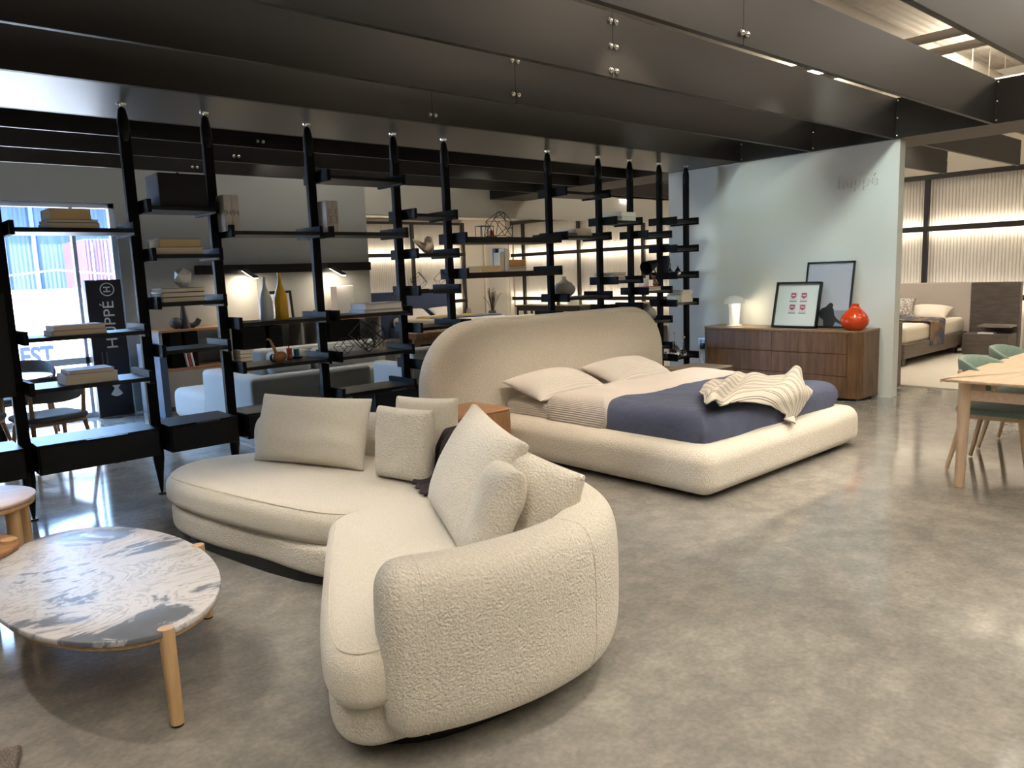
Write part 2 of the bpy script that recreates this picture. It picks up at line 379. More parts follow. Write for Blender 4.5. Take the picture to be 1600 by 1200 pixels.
# above the boards: pipes, duct, strut channels
gal = mat('painted_pipe', (.58, .53, .45), .5)
tag(MB().cyl((2, 4.15, 4.25), (14.4, 4.15, 4.25), .13, n=24).build('duct', gal), 'pale round duct running above the black ceiling boards', 'duct')
for i, (x, r, lb) in enumerate(((9.4, .05, 'pale pipe crossing the ceiling gap, nearer one'), (10.1, .05, 'pale pipe crossing the ceiling gap beside the duct bend'))):
    tag(MB().cyl((x, -3.9, 3.95), (x, 10.2, 3.95), r, n=16).build('ceiling_pipe', gal), lb, 'pipe', 'pipes above the boards')
for i, x in enumerate((12.2, 12.9, 13.6)):
    t = thing('strut_channel', ('strut channel in the ceiling gap, nearest of three', 'strut channel in the ceiling gap, middle of three', 'strut channel in the ceiling gap, farthest of three')[i], 'rail', (x, 0, 3.85), group='strut channels in the ceiling gap')
    MB().box(-.05, .05, -3.9, 10.2, 0, .08, .005).build('channel', gal, t, smooth=False)
    for y in (1.9, 2.9, 3.9): MB().cyl((0, y, .08), (0, y, .65), .008, n=8).build('hanging_rod', gal, t)
def chain(pts, name, lb):
    mb = MB()
    for a, b in zip(pts, pts[1:]):
        a = Vector(a); b = Vector(b); n = int((b-a).length/.05)
        for k in range(n):
            c = a+(b-a)*((k+.5)/n); mb.ball(c, .022, 6, (.5+.5*(k % 2), 1-.5*(k % 2), 1.3))
    return tag(mb.build(name, gal), lb, 'chain')
chain([(12.4, 3.0, 3.85), (12.4, 3.4, 4.45)], 'support_chain', 'thin chain hanging in the open ceiling gap')
# ---------------------------------------------------------------- fluted wall with lit rails
flute = mat('fluted_panel', (.68, .64, .58), .6)
glow = mat('led_strip', (1, .86, .66), .5, emit=17, ecol=(1, .89, .73))
darkf = mat('lattice_frame', (.018, .014, .012), .5)
def flutes(a0, a1, plane, axis, z0, z1, name):
    mb = MB(); n = int((a1-a0)/.052); P = []
    for i in range(n):
        s = a0+i*.052
        P += [(s, 0), (s+.010, -.016), (s+.026, -.022), (s+.042, -.016), (s+.052, 0)]
    rows = []
    for z in (z0, z1):
        rows.append([mb.bm.verts.new((plane+q, p, z) if axis == 'x' else (p, plane+q, z)) for p, q in P])
    for i in range(len(P)-1): mb.bm.faces.new((rows[0][i], rows[0][i+1], rows[1][i+1], rows[1][i]))
    o = mb.build(name, flute, smooth=False); return struct(o)
flutes(-2, 15.98, 14.42, 'x', 0, 2.92, 'wall_fluted_right')
flutes(7.0, 12.64, 16.05, 'y', 0, 2.92, 'wall_fluted_far')
RZ = (.87, 2.05)
t = thing('lattice_frame', 'black post and rail lattice with glowing strips on the right fluted wall', 'lattice', (14.30, 0, 0))
for y in [15.42-2.05*k for k in range(9)]:
    MB().box(-.035, .035, y-.04, y+.04, 0, 2.88, .003, 1).build('post', darkf, t, smooth=False)
MB().box(-.035, .035, -2, 15.9, 2.88, 2.96, .003, 1).build('rail', darkf, t, smooth=False)
for z in RZ:
    r_ = MB().box(-.045, -.005, -2, 15.9, z-.045, z+.045, .003, 1).build('rail', darkf, t, smooth=False)
    for dz in (-.034, .034): MB().box(.0, .03, -2, 15.9, z+dz-.004, z+dz+.004).build('light_strip', glow, r_, smooth=False)
t = thing('lattice_frame', 'black post and rail lattice with glowing strips behind the blue bed', 'lattice', (0, 15.93, 0))
for x in (8.97, 11.02, 12.62):
    MB().box(x-.04, x+.04, -.035, .035, 0, 2.88, .003, 1).build('post', darkf, t, smooth=False)
MB().box(7, 12.66, -.035, .035, 2.85, 2.91, .003, 1).build('rail', darkf, t, smooth=False)
for z in (.9, 2.10):
    r_ = MB().box(7, 12.66, -.045, -.005, z-.045, z+.045, .003, 1).build('rail', darkf, t, smooth=False)
    for dz in (-.034, .034): MB().box(7, 12.66, .0, .03, z+dz-.004, z+dz+.004).build('light_strip', glow, r_, smooth=False)

# ---------------------------------------------------------------- window and what lies outside
alu = mat('window_aluminium', (.55, .60, .68), .4)
w = struct(MB().box(-1.2, 2.76, 10.33, 10.42, .66, .74).box(-1.2, 2.76, 10.33, 10.42, 2.52, 2.58).box(-1.2, 2.76, 10.33, 10.42, 0, .06)
           .box(2.70, 2.76, 10.33, 10.42, 0, 2.58).box(2.27, 2.31, 10.33, 10.42, .06, 2.52).box(.4, .46, 10.33, 10.42, .06, 2.52).box(-1.2, -1.14, 10.33, 10.42, 0, 2.58).build('window_1', alu, smooth=False))
gl = mat('window_glass', (.93, .97, 1.0), .0, trans=1, ior=1.01, spec=.3)
for x0, x1 in ((-1.14, .4), (.46, 2.26), (2.33, 2.70)):
    for z0, z1 in ((.06, .66), (.74, 2.52)): MB().box(x0, x1, 10.37, 10.376, z0, z1).build('pane', gl, w, smooth=False)
struct(MB().box(-30, 40, 16.3, 60, -.12, -.02).box(-30, 6.1, 10.45, 16.3, -.12, -.02).build('ground', mat('sunlit_pavement', (.62, .61, .58), .9), smooth=False))
t = thing('parapet', 'bright white wall outside the window with dark letters', 'wall', (0, 14.2, 0))
MB().box(-4, 5.5, 0, .25, -.02, 1.50).build('wall', mat('sunlit_white', (.85, .85, .85), .8), t, smooth=False)
MB().box(-4, 5.5, -.04, .29, 1.50, 1.58, .01).build('coping', mat('coping', (.75, .78, .82), .8), t, smooth=False)
text('FOREST', .41, mat('blue_letter', (.010, .022, .05), .6), Matrix.Translation((2.66, -.012, .51)) @ Matrix.Rotation(PI/2, 4, 'X'), t, 'lettering', ext=.006, bold=.014, sx=.74, align='RIGHT')
bl = mat('blue_cladding', (.016, .030, .070), .7, col2=(.030, .052, .105), cscale=1.5, stretch=(6, 1, .3), bump=.3, bscale=3, bdist=.05, btype='X')
t = thing('warehouse', 'blue-grey industrial building across the yard outside the window', 'building', (0, 24, 0))
MB().box(-10, 12, 0, 4, -.02, 3.9).build('wall', bl, t, smooth=False)
MB().box(-10, 12, -.3, 4, 3.9, 4.2).build('roof', mat('roof_pale', (.25, .3, .36), .7), t, smooth=False)
for x in (1.6, 2.9, 3.5, 4.3): MB().box(x, x+.09, -.08, 0, .2, 3.9).build('downpipe', mat('pale_pipe', (.06, .10, .16), .6), t, smooth=False)
MB().box(3.0, 3.7, -.06, 0, 1.2, 3.0).build('door', mat('dull_blue', (.03, .055, .11), .6), t, smooth=False)
t = thing('shipping_container', 'dull red container standing in the yard outside the window', 'container', (5.35, 20.5, 0))
MB().box(-.6, 1.4, 0, 2.2, 1.0-1.02, 2.75, .02).build('body', mat('container_red', (.045, .020, .050), .6, bump=.6, bscale=4, bdist=.04, btype='X'), t, smooth=False)
for x in (-.45, -.15, .6): MB().cyl((x, -.03, .1), (x, -.03, 2.65), .02).build('lock_rod', mat('pale_rod', (.6, .6, .62), .5), t)
t = thing('air_conditioner', 'white ribbed outdoor unit behind the white wall outside', 'air conditioner', (1.78, 17.0, 0))
MB().box(-.35, .45, 0, .4, -.02, 1.95, .02).build('casing', mat('ac_white', (.35, .4, .4), .6), t, smooth=False)
for k in range(7): MB().box(-.30+k*.1, -.26+k*.1, -.02, 0, 1.5, 1.9).build('vent_slat', mat('ac_slat', (.05, .10, .12), .6), t, smooth=False)
pts = [(-1+.35*k, 16.0, 1.93-.16*math.sin(PI*((k*.35) % 4.2)/4.2)) for k in range(24)]
tag(MB().tube(pts, .013, 6).build('barrier_rope', mat('rope_white', (.8, .8, .8), .7)), 'white slack rope strung across the yard outside', 'rope')
# ================================================================== boucle corner sofa
sofa = thing('corner_sofa', 'cream boucle angled corner sofa with curved low back and arm', 'sofa', (2.0, 3.3, 0))
SO = Vector((2.0, 3.3, 0))
def L(pts): return [(x-SO.x, y-SO.y) for x, y in pts]
plA = [(1.75, 3.42), (1.52, 4.3), (1.52, 4.78), (1.85, 5.0), (2.4, 4.75), (2.75, 4.2), (2.72, 3.6), (2.3, 3.2)]
plB = [(1.70, 3.25), (1.20, 2.25), (1.22, 2.08), (1.45, 1.95), (1.9, 1.95), (2.2, 2.3), (2.5, 3.0), (2.4, 3.5)]
mb = MB()
mb.prism(L(smooth_closed(plA, 4)), 0, .07); mb.prism(L(smooth_closed(plB, 4)), 0, .07)
mb.build('plinth', mat('dark_plinth', (.012, .011, .010), .6), sofa, smooth=False)
def cushion(out, z0, z1, r, name, mt, crown=0, rb=None, n=6):
    out = smooth_closed(out, 6)
    c = Vector((sum(p[0] for p in out)/len(out), sum(p[1] for p in out)/len(out)))
    def f(v):
        if crown and v.z > (z0+z1)/2:
            v.z -= crown*min(1, ((v.xy-c).length/.9))**2
        return Vector((v.x-SO.x, v.y-SO.y, v.z))
    ob = MB().slab(out, z0, z1, r, n, f, rb).build(name, mt, sofa, sub=1)
    if name == 'seat_cushion':
        N = len(out); sg = 1 if sum(out[i][0]*out[(i+1) % N][1]-out[(i+1) % N][0]*out[i][1] for i in range(N)) > 0 else -1
        pts = []
        for i in range(N+1):
            i %= N; t = (Vector(out[(i+1) % N])-Vector(out[i-1])).normalized(); q = Vector(out[i])-Vector((t.y, -t.x))*sg*r*.42
            pts.append(f(Vector((q.x, q.y, z1-r*.16)))+Vector((0, 0, -.0005)))
        MB().tube(pts, .0035, 6).build('piping', mt, ob)
    return ob
# base blocks
bA = [(1.68, 3.42), (1.58, 3.9), (1.47, 4.35), (1.43, 4.75), (1.52, 5.0), (1.80, 5.14), (2.2, 5.0), (2.6, 4.6), (2.80, 4.1), (2.72, 3.6), (2.35, 3.22), (1.85, 3.22)]
bB = [(1.74, 3.36), (1.52, 2.95), (1.25, 2.50), (1.09, 2.20), (1.09, 2.04), (1.22, 1.96), (1.6, 1.90), (1.98, 1.95), (2.25, 2.3), (2.5, 2.85), (2.6, 3.35), (2.2, 3.4)]
cushion(bA, .055, .225, .045, 'base', boucle, n=4)
cushion(bB, .055, .225, .045, 'base', boucle, n=4)
cA = [(1.76, 3.33), (1.62, 3.62), (1.50, 4.10), (1.43, 4.50), (1.42, 4.84), (1.52, 5.04), (1.75, 5.18), (2.15, 5.04), (2.5, 4.65), (2.68, 4.15), (2.66, 3.55), (2.40, 3.12), (2.05, 3.08)]
cB = [(1.70, 3.26), (1.58, 3.10), (1.38, 2.76), (1.14, 2.34), (1.04, 2.12), (1.04, 2.00), (1.14, 1.93), (1.45, 1.90), (1.85, 1.95), (2.15, 2.3), (2.38, 2.85), (2.44, 3.12), (2.25, 3.24), (1.95, 3.30)]
cushion(cA, .215, .420, .085, 'seat_cushion', boucle2, .02, rb=.06)
cushion(cB, .215, .437, .085, 'seat_cushion', boucle2, .02, rb=.06)
# curved back and arm, one sweep
TH = .255
pth = smooth_open([(1.245, 1.965), (1.46, 1.885), (1.73, 1.85), (1.98, 1.89), (2.18, 2.05), (2.34, 2.40), (2.50, 2.95), (2.68, 3.45), (2.74, 3.90), (2.62, 4.35), (2.38, 4.75), (2.16, 4.97)], 5)
N = len(pth); mb = MB(); sec = []
K = 28; zb, zt = .095, .668; hz = (zt-zb)/2; cz = (zt+zb)/2
Ls = [0]
for a, b in zip(pth, pth[1:]): Ls.append(Ls[-1]+(b-a).length)
stations = [(0, (pth[0]-pth[1]).normalized()*(.075*math.sin(a)), 1-.075*(1-math.cos(a))/.085*1.0) for a in [PI/2*.97, PI/2*.8, PI/2*.6, PI/2*.4, PI/2*.2]]
def section(p, t, insx, insz):
    nrm = Vector((t.y, -t.x)); row = []
    for k in range(K):
        a = 2*PI*k/K; c, s_ = math.cos(a), math.sin(a)
        ex = .58; ez = .52
        u = (abs(c)**ex)*(1 if c > 0 else -1)*(TH/2-insx); v = (abs(s_)**ez)*(1 if s_ > 0 else -1)*(hz-insz)
        q = p+nrm*u; row.append(mb.bm.verts.new((q.x-SO.x, q.y-SO.y, cz+v)))
    return row
rows = []
t0 = (pth[1]-pth[0]).normalized(); t1 = (pth[-1]-pth[-2]).normalized(); RE = .085
for k in range(6):
    a = PI/2*(1-k/6); rows.append(section(pth[0]-t0*RE*math.sin(a), t0, RE*(1-math.cos(a))*.999, RE*1.1*(1-math.cos(a))))
for i in range(N):
    t_ = (pth[min(i+1, N-1)]-pth[max(i-1, 0)]).normalized(); rows.append(section(pth[i], t_, 0, 0))
for k in range(1, 7):
    a = PI/2*k/6; rows.append(section(pth[-1]+t1*RE*math.sin(a), t1, RE*(1-math.cos(a))*.999, RE*1.6*(1-math.cos(a))))
for a, b in zip(rows, rows[1:]):
    for k in range(K): mb.bm.faces.new((a[k], a[(k+1) % K], b[(k+1) % K], b[k]))
mb.bm.faces.new(rows[0][::-1]); mb.bm.faces.new(rows[-1])
shell = mb.build('backrest', boucle, sofa, sub=1)
for i_ in (1, 13, 28):
    t_ = (pth[i_+1]-pth[i_-1]).normalized(); tmp = MB(); mbk = mb; mb = tmp
    row = [v.co.copy() for v in section(pth[i_], t_, .0015, .0015)]; tmp.bm.free(); mb = mbk
    MB().tube(row+[row[0]], .003, 5).build('seam', boucle, shell)

def pillow(name, label, base, wdir, w, h, t, lean, mt, cat='cushion', group=None, pinch=.07, box=False, seed=0, twist=0, nx=20, wrinkle=.012, roll=0):
    """cushion standing on its lower edge at base; wdir: direction of its width; lean: radians the top leans along the normal"""
    w_ = Vector((*wdir, 0)).normalized(); nrm = Vector((0, 0, 1)).cross(w_)
    up = (Vector((0, 0, 1))*math.cos(lean)+nrm*math.sin(lean)).normalized(); nn = w_.cross(up)
    if roll:
        w2 = w_*math.cos(roll)+up*math.sin(roll); up = up*math.cos(roll)-w_*math.sin(roll); w_ = w2
    root = thing(name, label, cat, base, 0, group)
    mb = MB()
    def side(sg):
        def f(u, v):
            u = 2*u-1; v = 2*v-1
            u = math.sin(u*PI/2)**1 if False else (abs(u)**.8)*(1 if u > 0 else -1); v = (abs(v)**.8)*(1 if v > 0 else -1)
            px_ = w/2*u*(1-pinch*(1-v*v)**1*abs(u)); py_ = h/2*v*(1-pinch*(1-u*u)*abs(v))
            e = (.22 if box is True else (box or .55))
            zz = t/2*((max(0, 1-abs(u)**2.6))**e)*((max(0, 1-abs(v)**2.6))**e)
            zz += wrinkle*(noise.noise(Vector((u*2.2+seed, v*2.2, sg*3+seed))))*(1-(u*v)**2)
            edge = max(abs(u), abs(v))
            if edge > .999: zz = 0 if not box else t*.10
            z = sg*zz
            P = w_*px_+up*(py_+h/2)+nn*z
            P += w_*(twist*(v+1)/2)
            return P
        return f
    mb.grid(side(1), nx, nx); mb.grid(side(-1), nx, nx)
    if box:
        # gusset between the two faces
        per = [(i/(nx-1), 0) for i in range(nx-1)]+[(1, i/(nx-1)) for i in range(nx-1)]+[(1-i/(nx-1), 1) for i in range(nx-1)]+[(0, 1-i/(nx-1)) for i in range(nx-1)]
        fa, fb = side(1), side(-1)
        a = [mb.bm.verts.new(fa(*p)) for p in per]; b = [mb.bm.verts.new(fb(*p)) for p in per]
        for i in range(len(per)): mb.bm.faces.new((a[i], a[(i+1) % len(per)], b[(i+1) % len(per)], b[i]))
    bmesh.ops.remove_doubles(mb.bm, verts=mb.bm.verts, dist=2e-4)
    o = mb.build('cover', mt, root, sub=1)
    return root
GP = 'loose boucle cushions on the corner sofa'
pillow('sofa_cushion', 'large oblong cream cushion lying against the left end of the sofa back', (2.12, 4.36, .40), (-.36, .92), .92, .46, .23, -.36, boucle2, group=GP, seed=1, twist=.02, pinch=.05, wrinkle=.02)
pillow('sofa_cushion', 'small upright box cushion in the sofa corner, in front of a second one', (2.33, 3.58, .405), (.16, -.72), .42, .42, .15, .10, boucle, group=GP, box=True, pinch=.03, seed=2)
pillow('sofa_cushion', 'upright square cushion standing behind the small box cushion in the sofa corner', (2.54, 3.66, .41), (.30, -.72), .42, .44, .16, .12, boucle2, group=GP, box=True, pinch=.04, seed=3)
pillow('sofa_cushion', 'big cream cushion with a pointed top leaning in front of the dark throw', (1.97, 2.70, .42), (-.41, -.91), .86, .54, .22, .50, boucle, group=GP, seed=4, pinch=.06, roll=-.04, box=.45)
pillow('sofa_cushion', 'small cream cushion in front, beside the near arm of the sofa', (1.78, 2.27, .415), (-.50, -.87), .36, .43, .17, .40, boucle, group=GP, seed=5, pinch=.04, roll=.05, box=.36)
pillow('sofa_cushion', 'plump cream cushion tucked in the bend of the arm at the right', (1.96, 2.17, .41), (.15, -1), .34, .42, .19, .20, boucle, group=GP, seed=6, pinch=.03, roll=-.20, box=.36)
# dark throw over the sofa back
thr = mat('dark_knit', (.030, .020, .022), .95, bump=.6, bscale=160, bdist=.002)
def throwf(u, v):
    # u along the back, v from seat over the top to the outside
    A = Vector((2.41, 3.28)); D = Vector((.20, .45)).normalized(); Nn = Vector((-D.y, D.x))*-1
    prof = [(-.17, .432), (-.07, .445), (-.02, .50), (.00, .60), (.04, .675), (.14, .695), (.24, .680), (.285, .60), (.29, .45), (.30, .32), (.30, .25)]
    k = v*(len(prof)-1); i = min(int(k), len(prof)-2); f = k-i
    off = prof[i][0]*(1-f)+prof[i+1][0]*f; z = prof[i][1]*(1-f)+prof[i+1][1]*f
    s_ = (u-.5)*.42+.03*math.sin(v*7)
    w_ = .010*math.sin(u*26+v*3)
    q = A+D*s_+Nn*(off+w_)
    return (q.x, q.y, z+.010+w_*.4)
mb = MB(); mb.grid(throwf, 22, 40); o = mb.build('knitted_throw', thr); tag(o, 'dark brown knitted throw draped over the sofa back between cushions', 'throw')
md = o.modifiers.new('s', 'SOLIDIFY'); md.thickness = .012
# ================================================================== coffee table
marble = bpy.data.materials.new('marble'); marble.use_nodes = True
n = marble.node_tree.nodes; l = marble.node_tree.links; p = n['Principled BSDF']; p.inputs['Roughness'].default_value = .28
tc = n.new('ShaderNodeTexCoord')
mp = n.new('ShaderNodeMapping'); mp.inputs['Rotation'].default_value = (0, 0, .75); mp.inputs['Scale'].default_value = (1.0, 1.55, 1); mp.inputs['Location'].default_value = (.95, 1.40, .3); l.new(tc.outputs['Object'], mp.inputs[0])
n1 = n.new('ShaderNodeTexNoise'); n1.inputs['Scale'].default_value = 2.6; n1.inputs['Detail'].default_value = 9; n1.inputs['Roughness'].default_value = .66; n1.inputs['Distortion'].default_value = .7; l.new(mp.outputs[0], n1.inputs[0])
r1 = n.new('ShaderNodeValToRGB'); e = r1.color_ramp.elements
e[0].position = .30; e[0].color = (.13, .14, .16, 1); e[1].position = .475; e[1].color = (.60, .58, .58, 1)
for pos, c in ((.430, (.16, .175, .205, 1)), (.447, (.42, .42, .45, 1)), (.52, (.64, .605, .59, 1)), (.545, (.33, .33, .36, 1)), (.56, (.62, .59, .575, 1)), (.60, (.64, .61, .59, 1)), (.61, (.40, .40, .43, 1)), (.625, (.64, .605, .59, 1))):
    q = e.new(pos); q.color = c
l.new(n1.outputs[0], r1.inputs[0]); l.new(r1.outputs[0], p.inputs['Base Color'])
ct = thing('coffee_table', 'oval coffee table with grey-veined marble top and round oak legs', 'table', (.73, 3.48, 0))
el = [(.408*math.cos(2*PI*k/72), .775*math.sin(2*PI*k/72)) for k in range(72)]
MB().slab(el, .338, .360, .004, 2).build('marble_top', marble, ct, ang=60)
MB().slab([(x*.97, y*.985) for x, y in el], .318, .338, .008, 2).build('wooden_rim', oak, ct, ang=60)
for (x, y) in ((.75, 2.715), (1.15, 3.52), (.29, 3.62), (.50, 4.13)):
    dx, dy = x-.73, y-3.48
    lg = MB().cyl((dx*1.02, dy*1.01, .008), (dx*.985, dy*.985, .362), .023, .028, 20).build('leg', oak, ct)
    MB().cyl((dx*1.02, dy*1.01, 0), (dx*1.02, dy*1.01, .008), .021, n=20).build('glide', black, lg)
    MB().tube([(dx*.985, dy*.985, .30), (dx*.80, dy*.80, .312)], .018, 10).build('bracket', oak, lg)
# nesting side tables at the left edge
st = thing('side_table', 'small round side table with pinkish stone top and thick oak legs', 'table', (.41, 4.70, 0))
MB().slab([(.305*math.cos(2*PI*k/48), .305*math.sin(2*PI*k/48)) for k in range(48)], .485, .50, .004, 2).build('stone_top', mat('pink_stone', (.56, .43, .38), .4, col2=(.66, .54, .50), cscale=3, stretch=(1, 5, 1)), st, ang=60)
MB().slab([(.298*math.cos(2*PI*k/48), .298*math.sin(2*PI*k/48)) for k in range(48)], .455, .485, .008, 2).build('wooden_rim', oak, st, ang=60)
for a in (-.85, .25, PI-.6, PI+.5):
    MB().cyl((.25*math.cos(a), .25*math.sin(a), 0), (.25*math.cos(a), .25*math.sin(a), .46), .034, n=20).build('leg', oak, st)
st = thing('side_table', 'lower round oak side table nested beside the pink stone one', 'table', (.30, 4.22, 0))
MB().slab([(.25*math.cos(2*PI*k/48), .25*math.sin(2*PI*k/48)) for k in range(48)], .36, .385, .008, 2).build('table_top', cherry, st, ang=60)
for a in (-.2, 1.0, PI-.6, PI+.8):
    MB().cyl((.21*math.cos(a), .21*math.sin(a), 0), (.21*math.cos(a), .21*math.sin(a), .40), .034, n=20).build('leg', oak, st)
# corner of a shaggy rug at the bottom left
rg = MB().slab(smooth_closed([(.275, 2.80), (.22, 2.97), (-.5, 3.2), (-1.2, 2.6), (-1.2, 1.6), (-.5, 1.2), (0, 1.8)], 8), 0, .03, .012, 3).build('shaggy_rug', mat('brown_shag', (.16, .12, .10), 1, col2=(.30, .25, .22), cscale=160, bump=1, bscale=120, bdist=.02))
tag(rg, 'corner of a brown shaggy rug at the bottom left', 'rug')
# ================================================================== upholstered bed
bed = thing('upholstered_bed', 'large cream boucle bed with a broad rounded headboard', 'bed', (5.28, 3.9, 0))
BO = Vector((5.28, 3.9, 0))
sh = lambda v: v-BO
MB().slab(rrect(4.15, 6.43, 2.77, 5.02, .11), .03, .345, .11, 7, sh, rb=.09).build('bed_frame', boucle, bed, sub=1)
MB().box(4.30-BO.x, 6.28-BO.x, 2.92-BO.y, 5.0-BO.y, 0, .05).build('plinth', mat('dark_plinth', (0, 0, 0)), bed, smooth=False)
hb = rrect(3.555, 6.70, .04, 1.168, [.22, .22, .50, .56], 10)
MB().slab(hb, 0, .20, .075, 6, lambda v: Vector((v.x-BO.x, 5.02+v.z-BO.y, v.y))).build('headboard', boucle, bed, sub=1)
sh2 = mat('ribbed_sheet_side', (.70, .63, .57), .9, bump=.8, bscale=9, bdist=.004, btype='Z')
MB().slab(rrect(4.36, 6.24, 2.97, 5.02, .07), .25, .465, .06, 5, sh).build('mattress', sheetx, bed, sub=1)
def puff(x0, x1, y0, y1, z0, z1, r, name, mt, label, cat, seed=0, amp=.012, bulge=.02, rc=.08):
    o = rrect(x0, x1, y0, y1, rc, 6)
    cx, cy = (x0+x1)/2, (y0+y1)/2
    mb = MB()
    # top grid wrapped over the edges
    nu, nv = 46, 40
    def f(u, v):
        # parameters run over the width and fall at the borders
        def wrap(t, a, b):
            e = .12
            if t < e: k = t/e; return a, k
            if t > 1-e: k = (1-t)/e; return b, k
            return a+r+(b-a-2*r)*(t-e)/(1-2*e), 1
        X_, ku = wrap(u, x0, x1); Y_, kv = wrap(v, y0, y1)
        k = min(ku, kv); zz = z0+(z1-z0)*math.sin(k*PI/2)**.8
        out = bulge*math.sin(k*PI)*1.0
        inx = r*(1-math.cos(k*PI/2)); 
        dx = (X_-cx)/(x1-x0)*2; dy = (Y_-cy)/(y1-y0)*2
        if ku < 1: X_ -= (1 if X_ > cx else -1)*(inx-out)
        if kv < 1: Y_ -= (1 if Y_ > cy else -1)*(inx-out)
        w_ = noise.noise(Vector((X_*3+seed, Y_*3, zz*3)))*amp+(.012*math.sin(X_*9+3*noise.noise(Vector((X_*2, Y_*2, seed))))*max(0, 1-abs(Y_-y0)/.35) if seed == 3 else 0)+noise.noise(Vector((X_*9+seed, Y_*5, 1)))*amp*.35
        return (X_+w_*.5*(ku < 1), Y_+w_*.5*(kv < 1), zz+w_*k)
    mb.grid(f, nu, nv)
    ob = mb.build(name, mt, sub=1); tag(ob, label, cat)
    return ob
puff(4.34, 6.31, 2.93, 4.20, .345, .555, .13, 'duvet', navy, 'slate blue duvet spread over the foot of the bed', 'duvet', 3, .016)
puff(4.315, 6.335, 3.80, 4.44, .335, .585, .13, 'folded_bedspread', sheetx, 'beige ribbed bedspread folded back in a band above the blue duvet', 'bedspread', 9, .012)
def bedpillow(c, w, h, t, label, group, rz=0, tilt=.35, mt=None, seed=0, name='bed_pillow', parent_h=0):
    root = thing(name, label, 'pillow', c, rz, group)
    mb = MB()
    ct_, st_ = math.cos(tilt), math.sin(tilt)
    for sg in (1, -1):
        def f(u, v):
            u = 2*u-1; v = 2*v-1
            zz = t/2*(max(0, 1-abs(u)**2.4)**.6)*(max(0, 1-abs(v)**2.2)**.6)*(1.15 if sg > 0 else .6)
            zz += .012*noise.noise(Vector((u*2+seed, v*2, sg)))*(1-abs(u*v))
            if max(abs(u), abs(v)) > .999: zz = 0
            X_ = w/2*u*(1-.05*(1-v*v)); Y_ = h/2*v*(1-.07*(1-u*u)); Z_ = sg*zz
            return (X_, Y_*ct_-Z_*st_, Y_*st_+Z_*ct_)
        mb.grid(f, 22, 18)
    bmesh.ops.remove_doubles(mb.bm, verts=mb.bm.verts, dist=2e-4)
    mb.build('pillow_case', mt or sheet, root, sub=1)
    return root
GB = 'pillows on the cream boucle bed'
bedpillow((4.74, 4.74, .555), .90, .52, .24, 'cream ribbed pillow on the left side of the bed', GB, 0, .26, seed=1)
bedpillow((5.76, 4.76, .560), .90, .52, .24, 'cream ribbed pillow on the right side of the bed', GB, 0, .28, seed=5)
# striped throw
stripe = bpy.data.materials.new('striped_throw'); stripe.use_nodes = True
n = stripe.node_tree.nodes; l = stripe.node_tree.links; p = n['Principled BSDF']; p.inputs['Roughness'].default_value = .95
tc = n.new('ShaderNodeTexCoord'); sx = n.new('ShaderNodeSeparateXYZ'); l.new(tc.outputs['UV'], sx.inputs[0])
mu = n.new('ShaderNodeMath'); mu.operation = 'MULTIPLY'; mu.inputs[1].default_value = 8; l.new(sx.outputs[1], mu.inputs[0])
fr = n.new('ShaderNodeMath'); fr.operation = 'FRACT'; l.new(mu.outputs[0], fr.inputs[0])
rp = n.new('ShaderNodeValToRGB'); rp.color_ramp.interpolation = 'CONSTANT'; e = rp.color_ramp.elements
e[0].color = (.60, .555, .47, 1); e[1].position = .55; e[1].color = (.14, .125, .12, 1)
for pos, c in ((.63, (.60, .555, .47, 1)), (.78, (.14, .125, .12, 1)), (.86, (.60, .555, .47, 1))): q = e.new(pos); q.color = c
l.new(fr.outputs[0], rp.inputs[0]); l.new(rp.outputs[0], p.inputs['Base Color'])
nb = n.new('ShaderNodeTexNoise'); nb.inputs['Scale'].default_value = 220; bb = n.new('ShaderNodeBump'); bb.inputs['Strength'].default_value = .6; bb.inputs['Distance'].default_value = .003
l.new(tc.outputs['Object'], nb.inputs[0]); l.new(nb.outputs[0], bb.inputs['Height']); l.new(bb.outputs[0], p.inputs['Normal'])
ZT = .592
def unfold(px, py):
    q = atZ(px, py, ZT)
    if q.y >= 2.98: return Vector((q.x, q.y, 0))
    q = atY(px, py, 2.89)
    if q.z > .37: return Vector((q.x, 2.98-.14-(ZT-.09-q.z), 0))
    q = atZ(px, py, .37); return Vector((q.x, 2.98-.14-(ZT-.09-.37)-(2.89-q.y), 0))
def foldpt(x, y, f):
    if y >= 2.98: return (x, y, ZT+f)
    d = 2.98-y
    if d < .14: a = d/.14*PI/2; return (x, 2.98-(.09+f)*math.sin(a), ZT-.09+(.09+f)*math.cos(a))
    d -= .14; h = ZT-.09-.37
    if d < h: return (x, 2.89-f, ZT-.09-d)
    return (x, 2.89-(d-h)-f*.3, .37+f*.5)
edgeL = [unfold(*q) for q in ((1092, 616), (1101, 625), (1113, 636), (1133, 634), (1150, 630), (1180, 631), (1203, 634), (1226, 648), (1243, 664))]
edgeR = [unfold(*q) for q in ((1118, 598), (1139, 594), (1165, 592), (1184, 591), (1206, 589), (1230, 588), (1250, 594), (1264, 600), (1268, 612))]
def on(edge, t):
    k = t*(len(edge)-1); i = min(int(k), len(edge)-2); f = k-i; return edge[i].lerp(edge[i+1], f)
NU, NV = 90, 60
mb = MB()
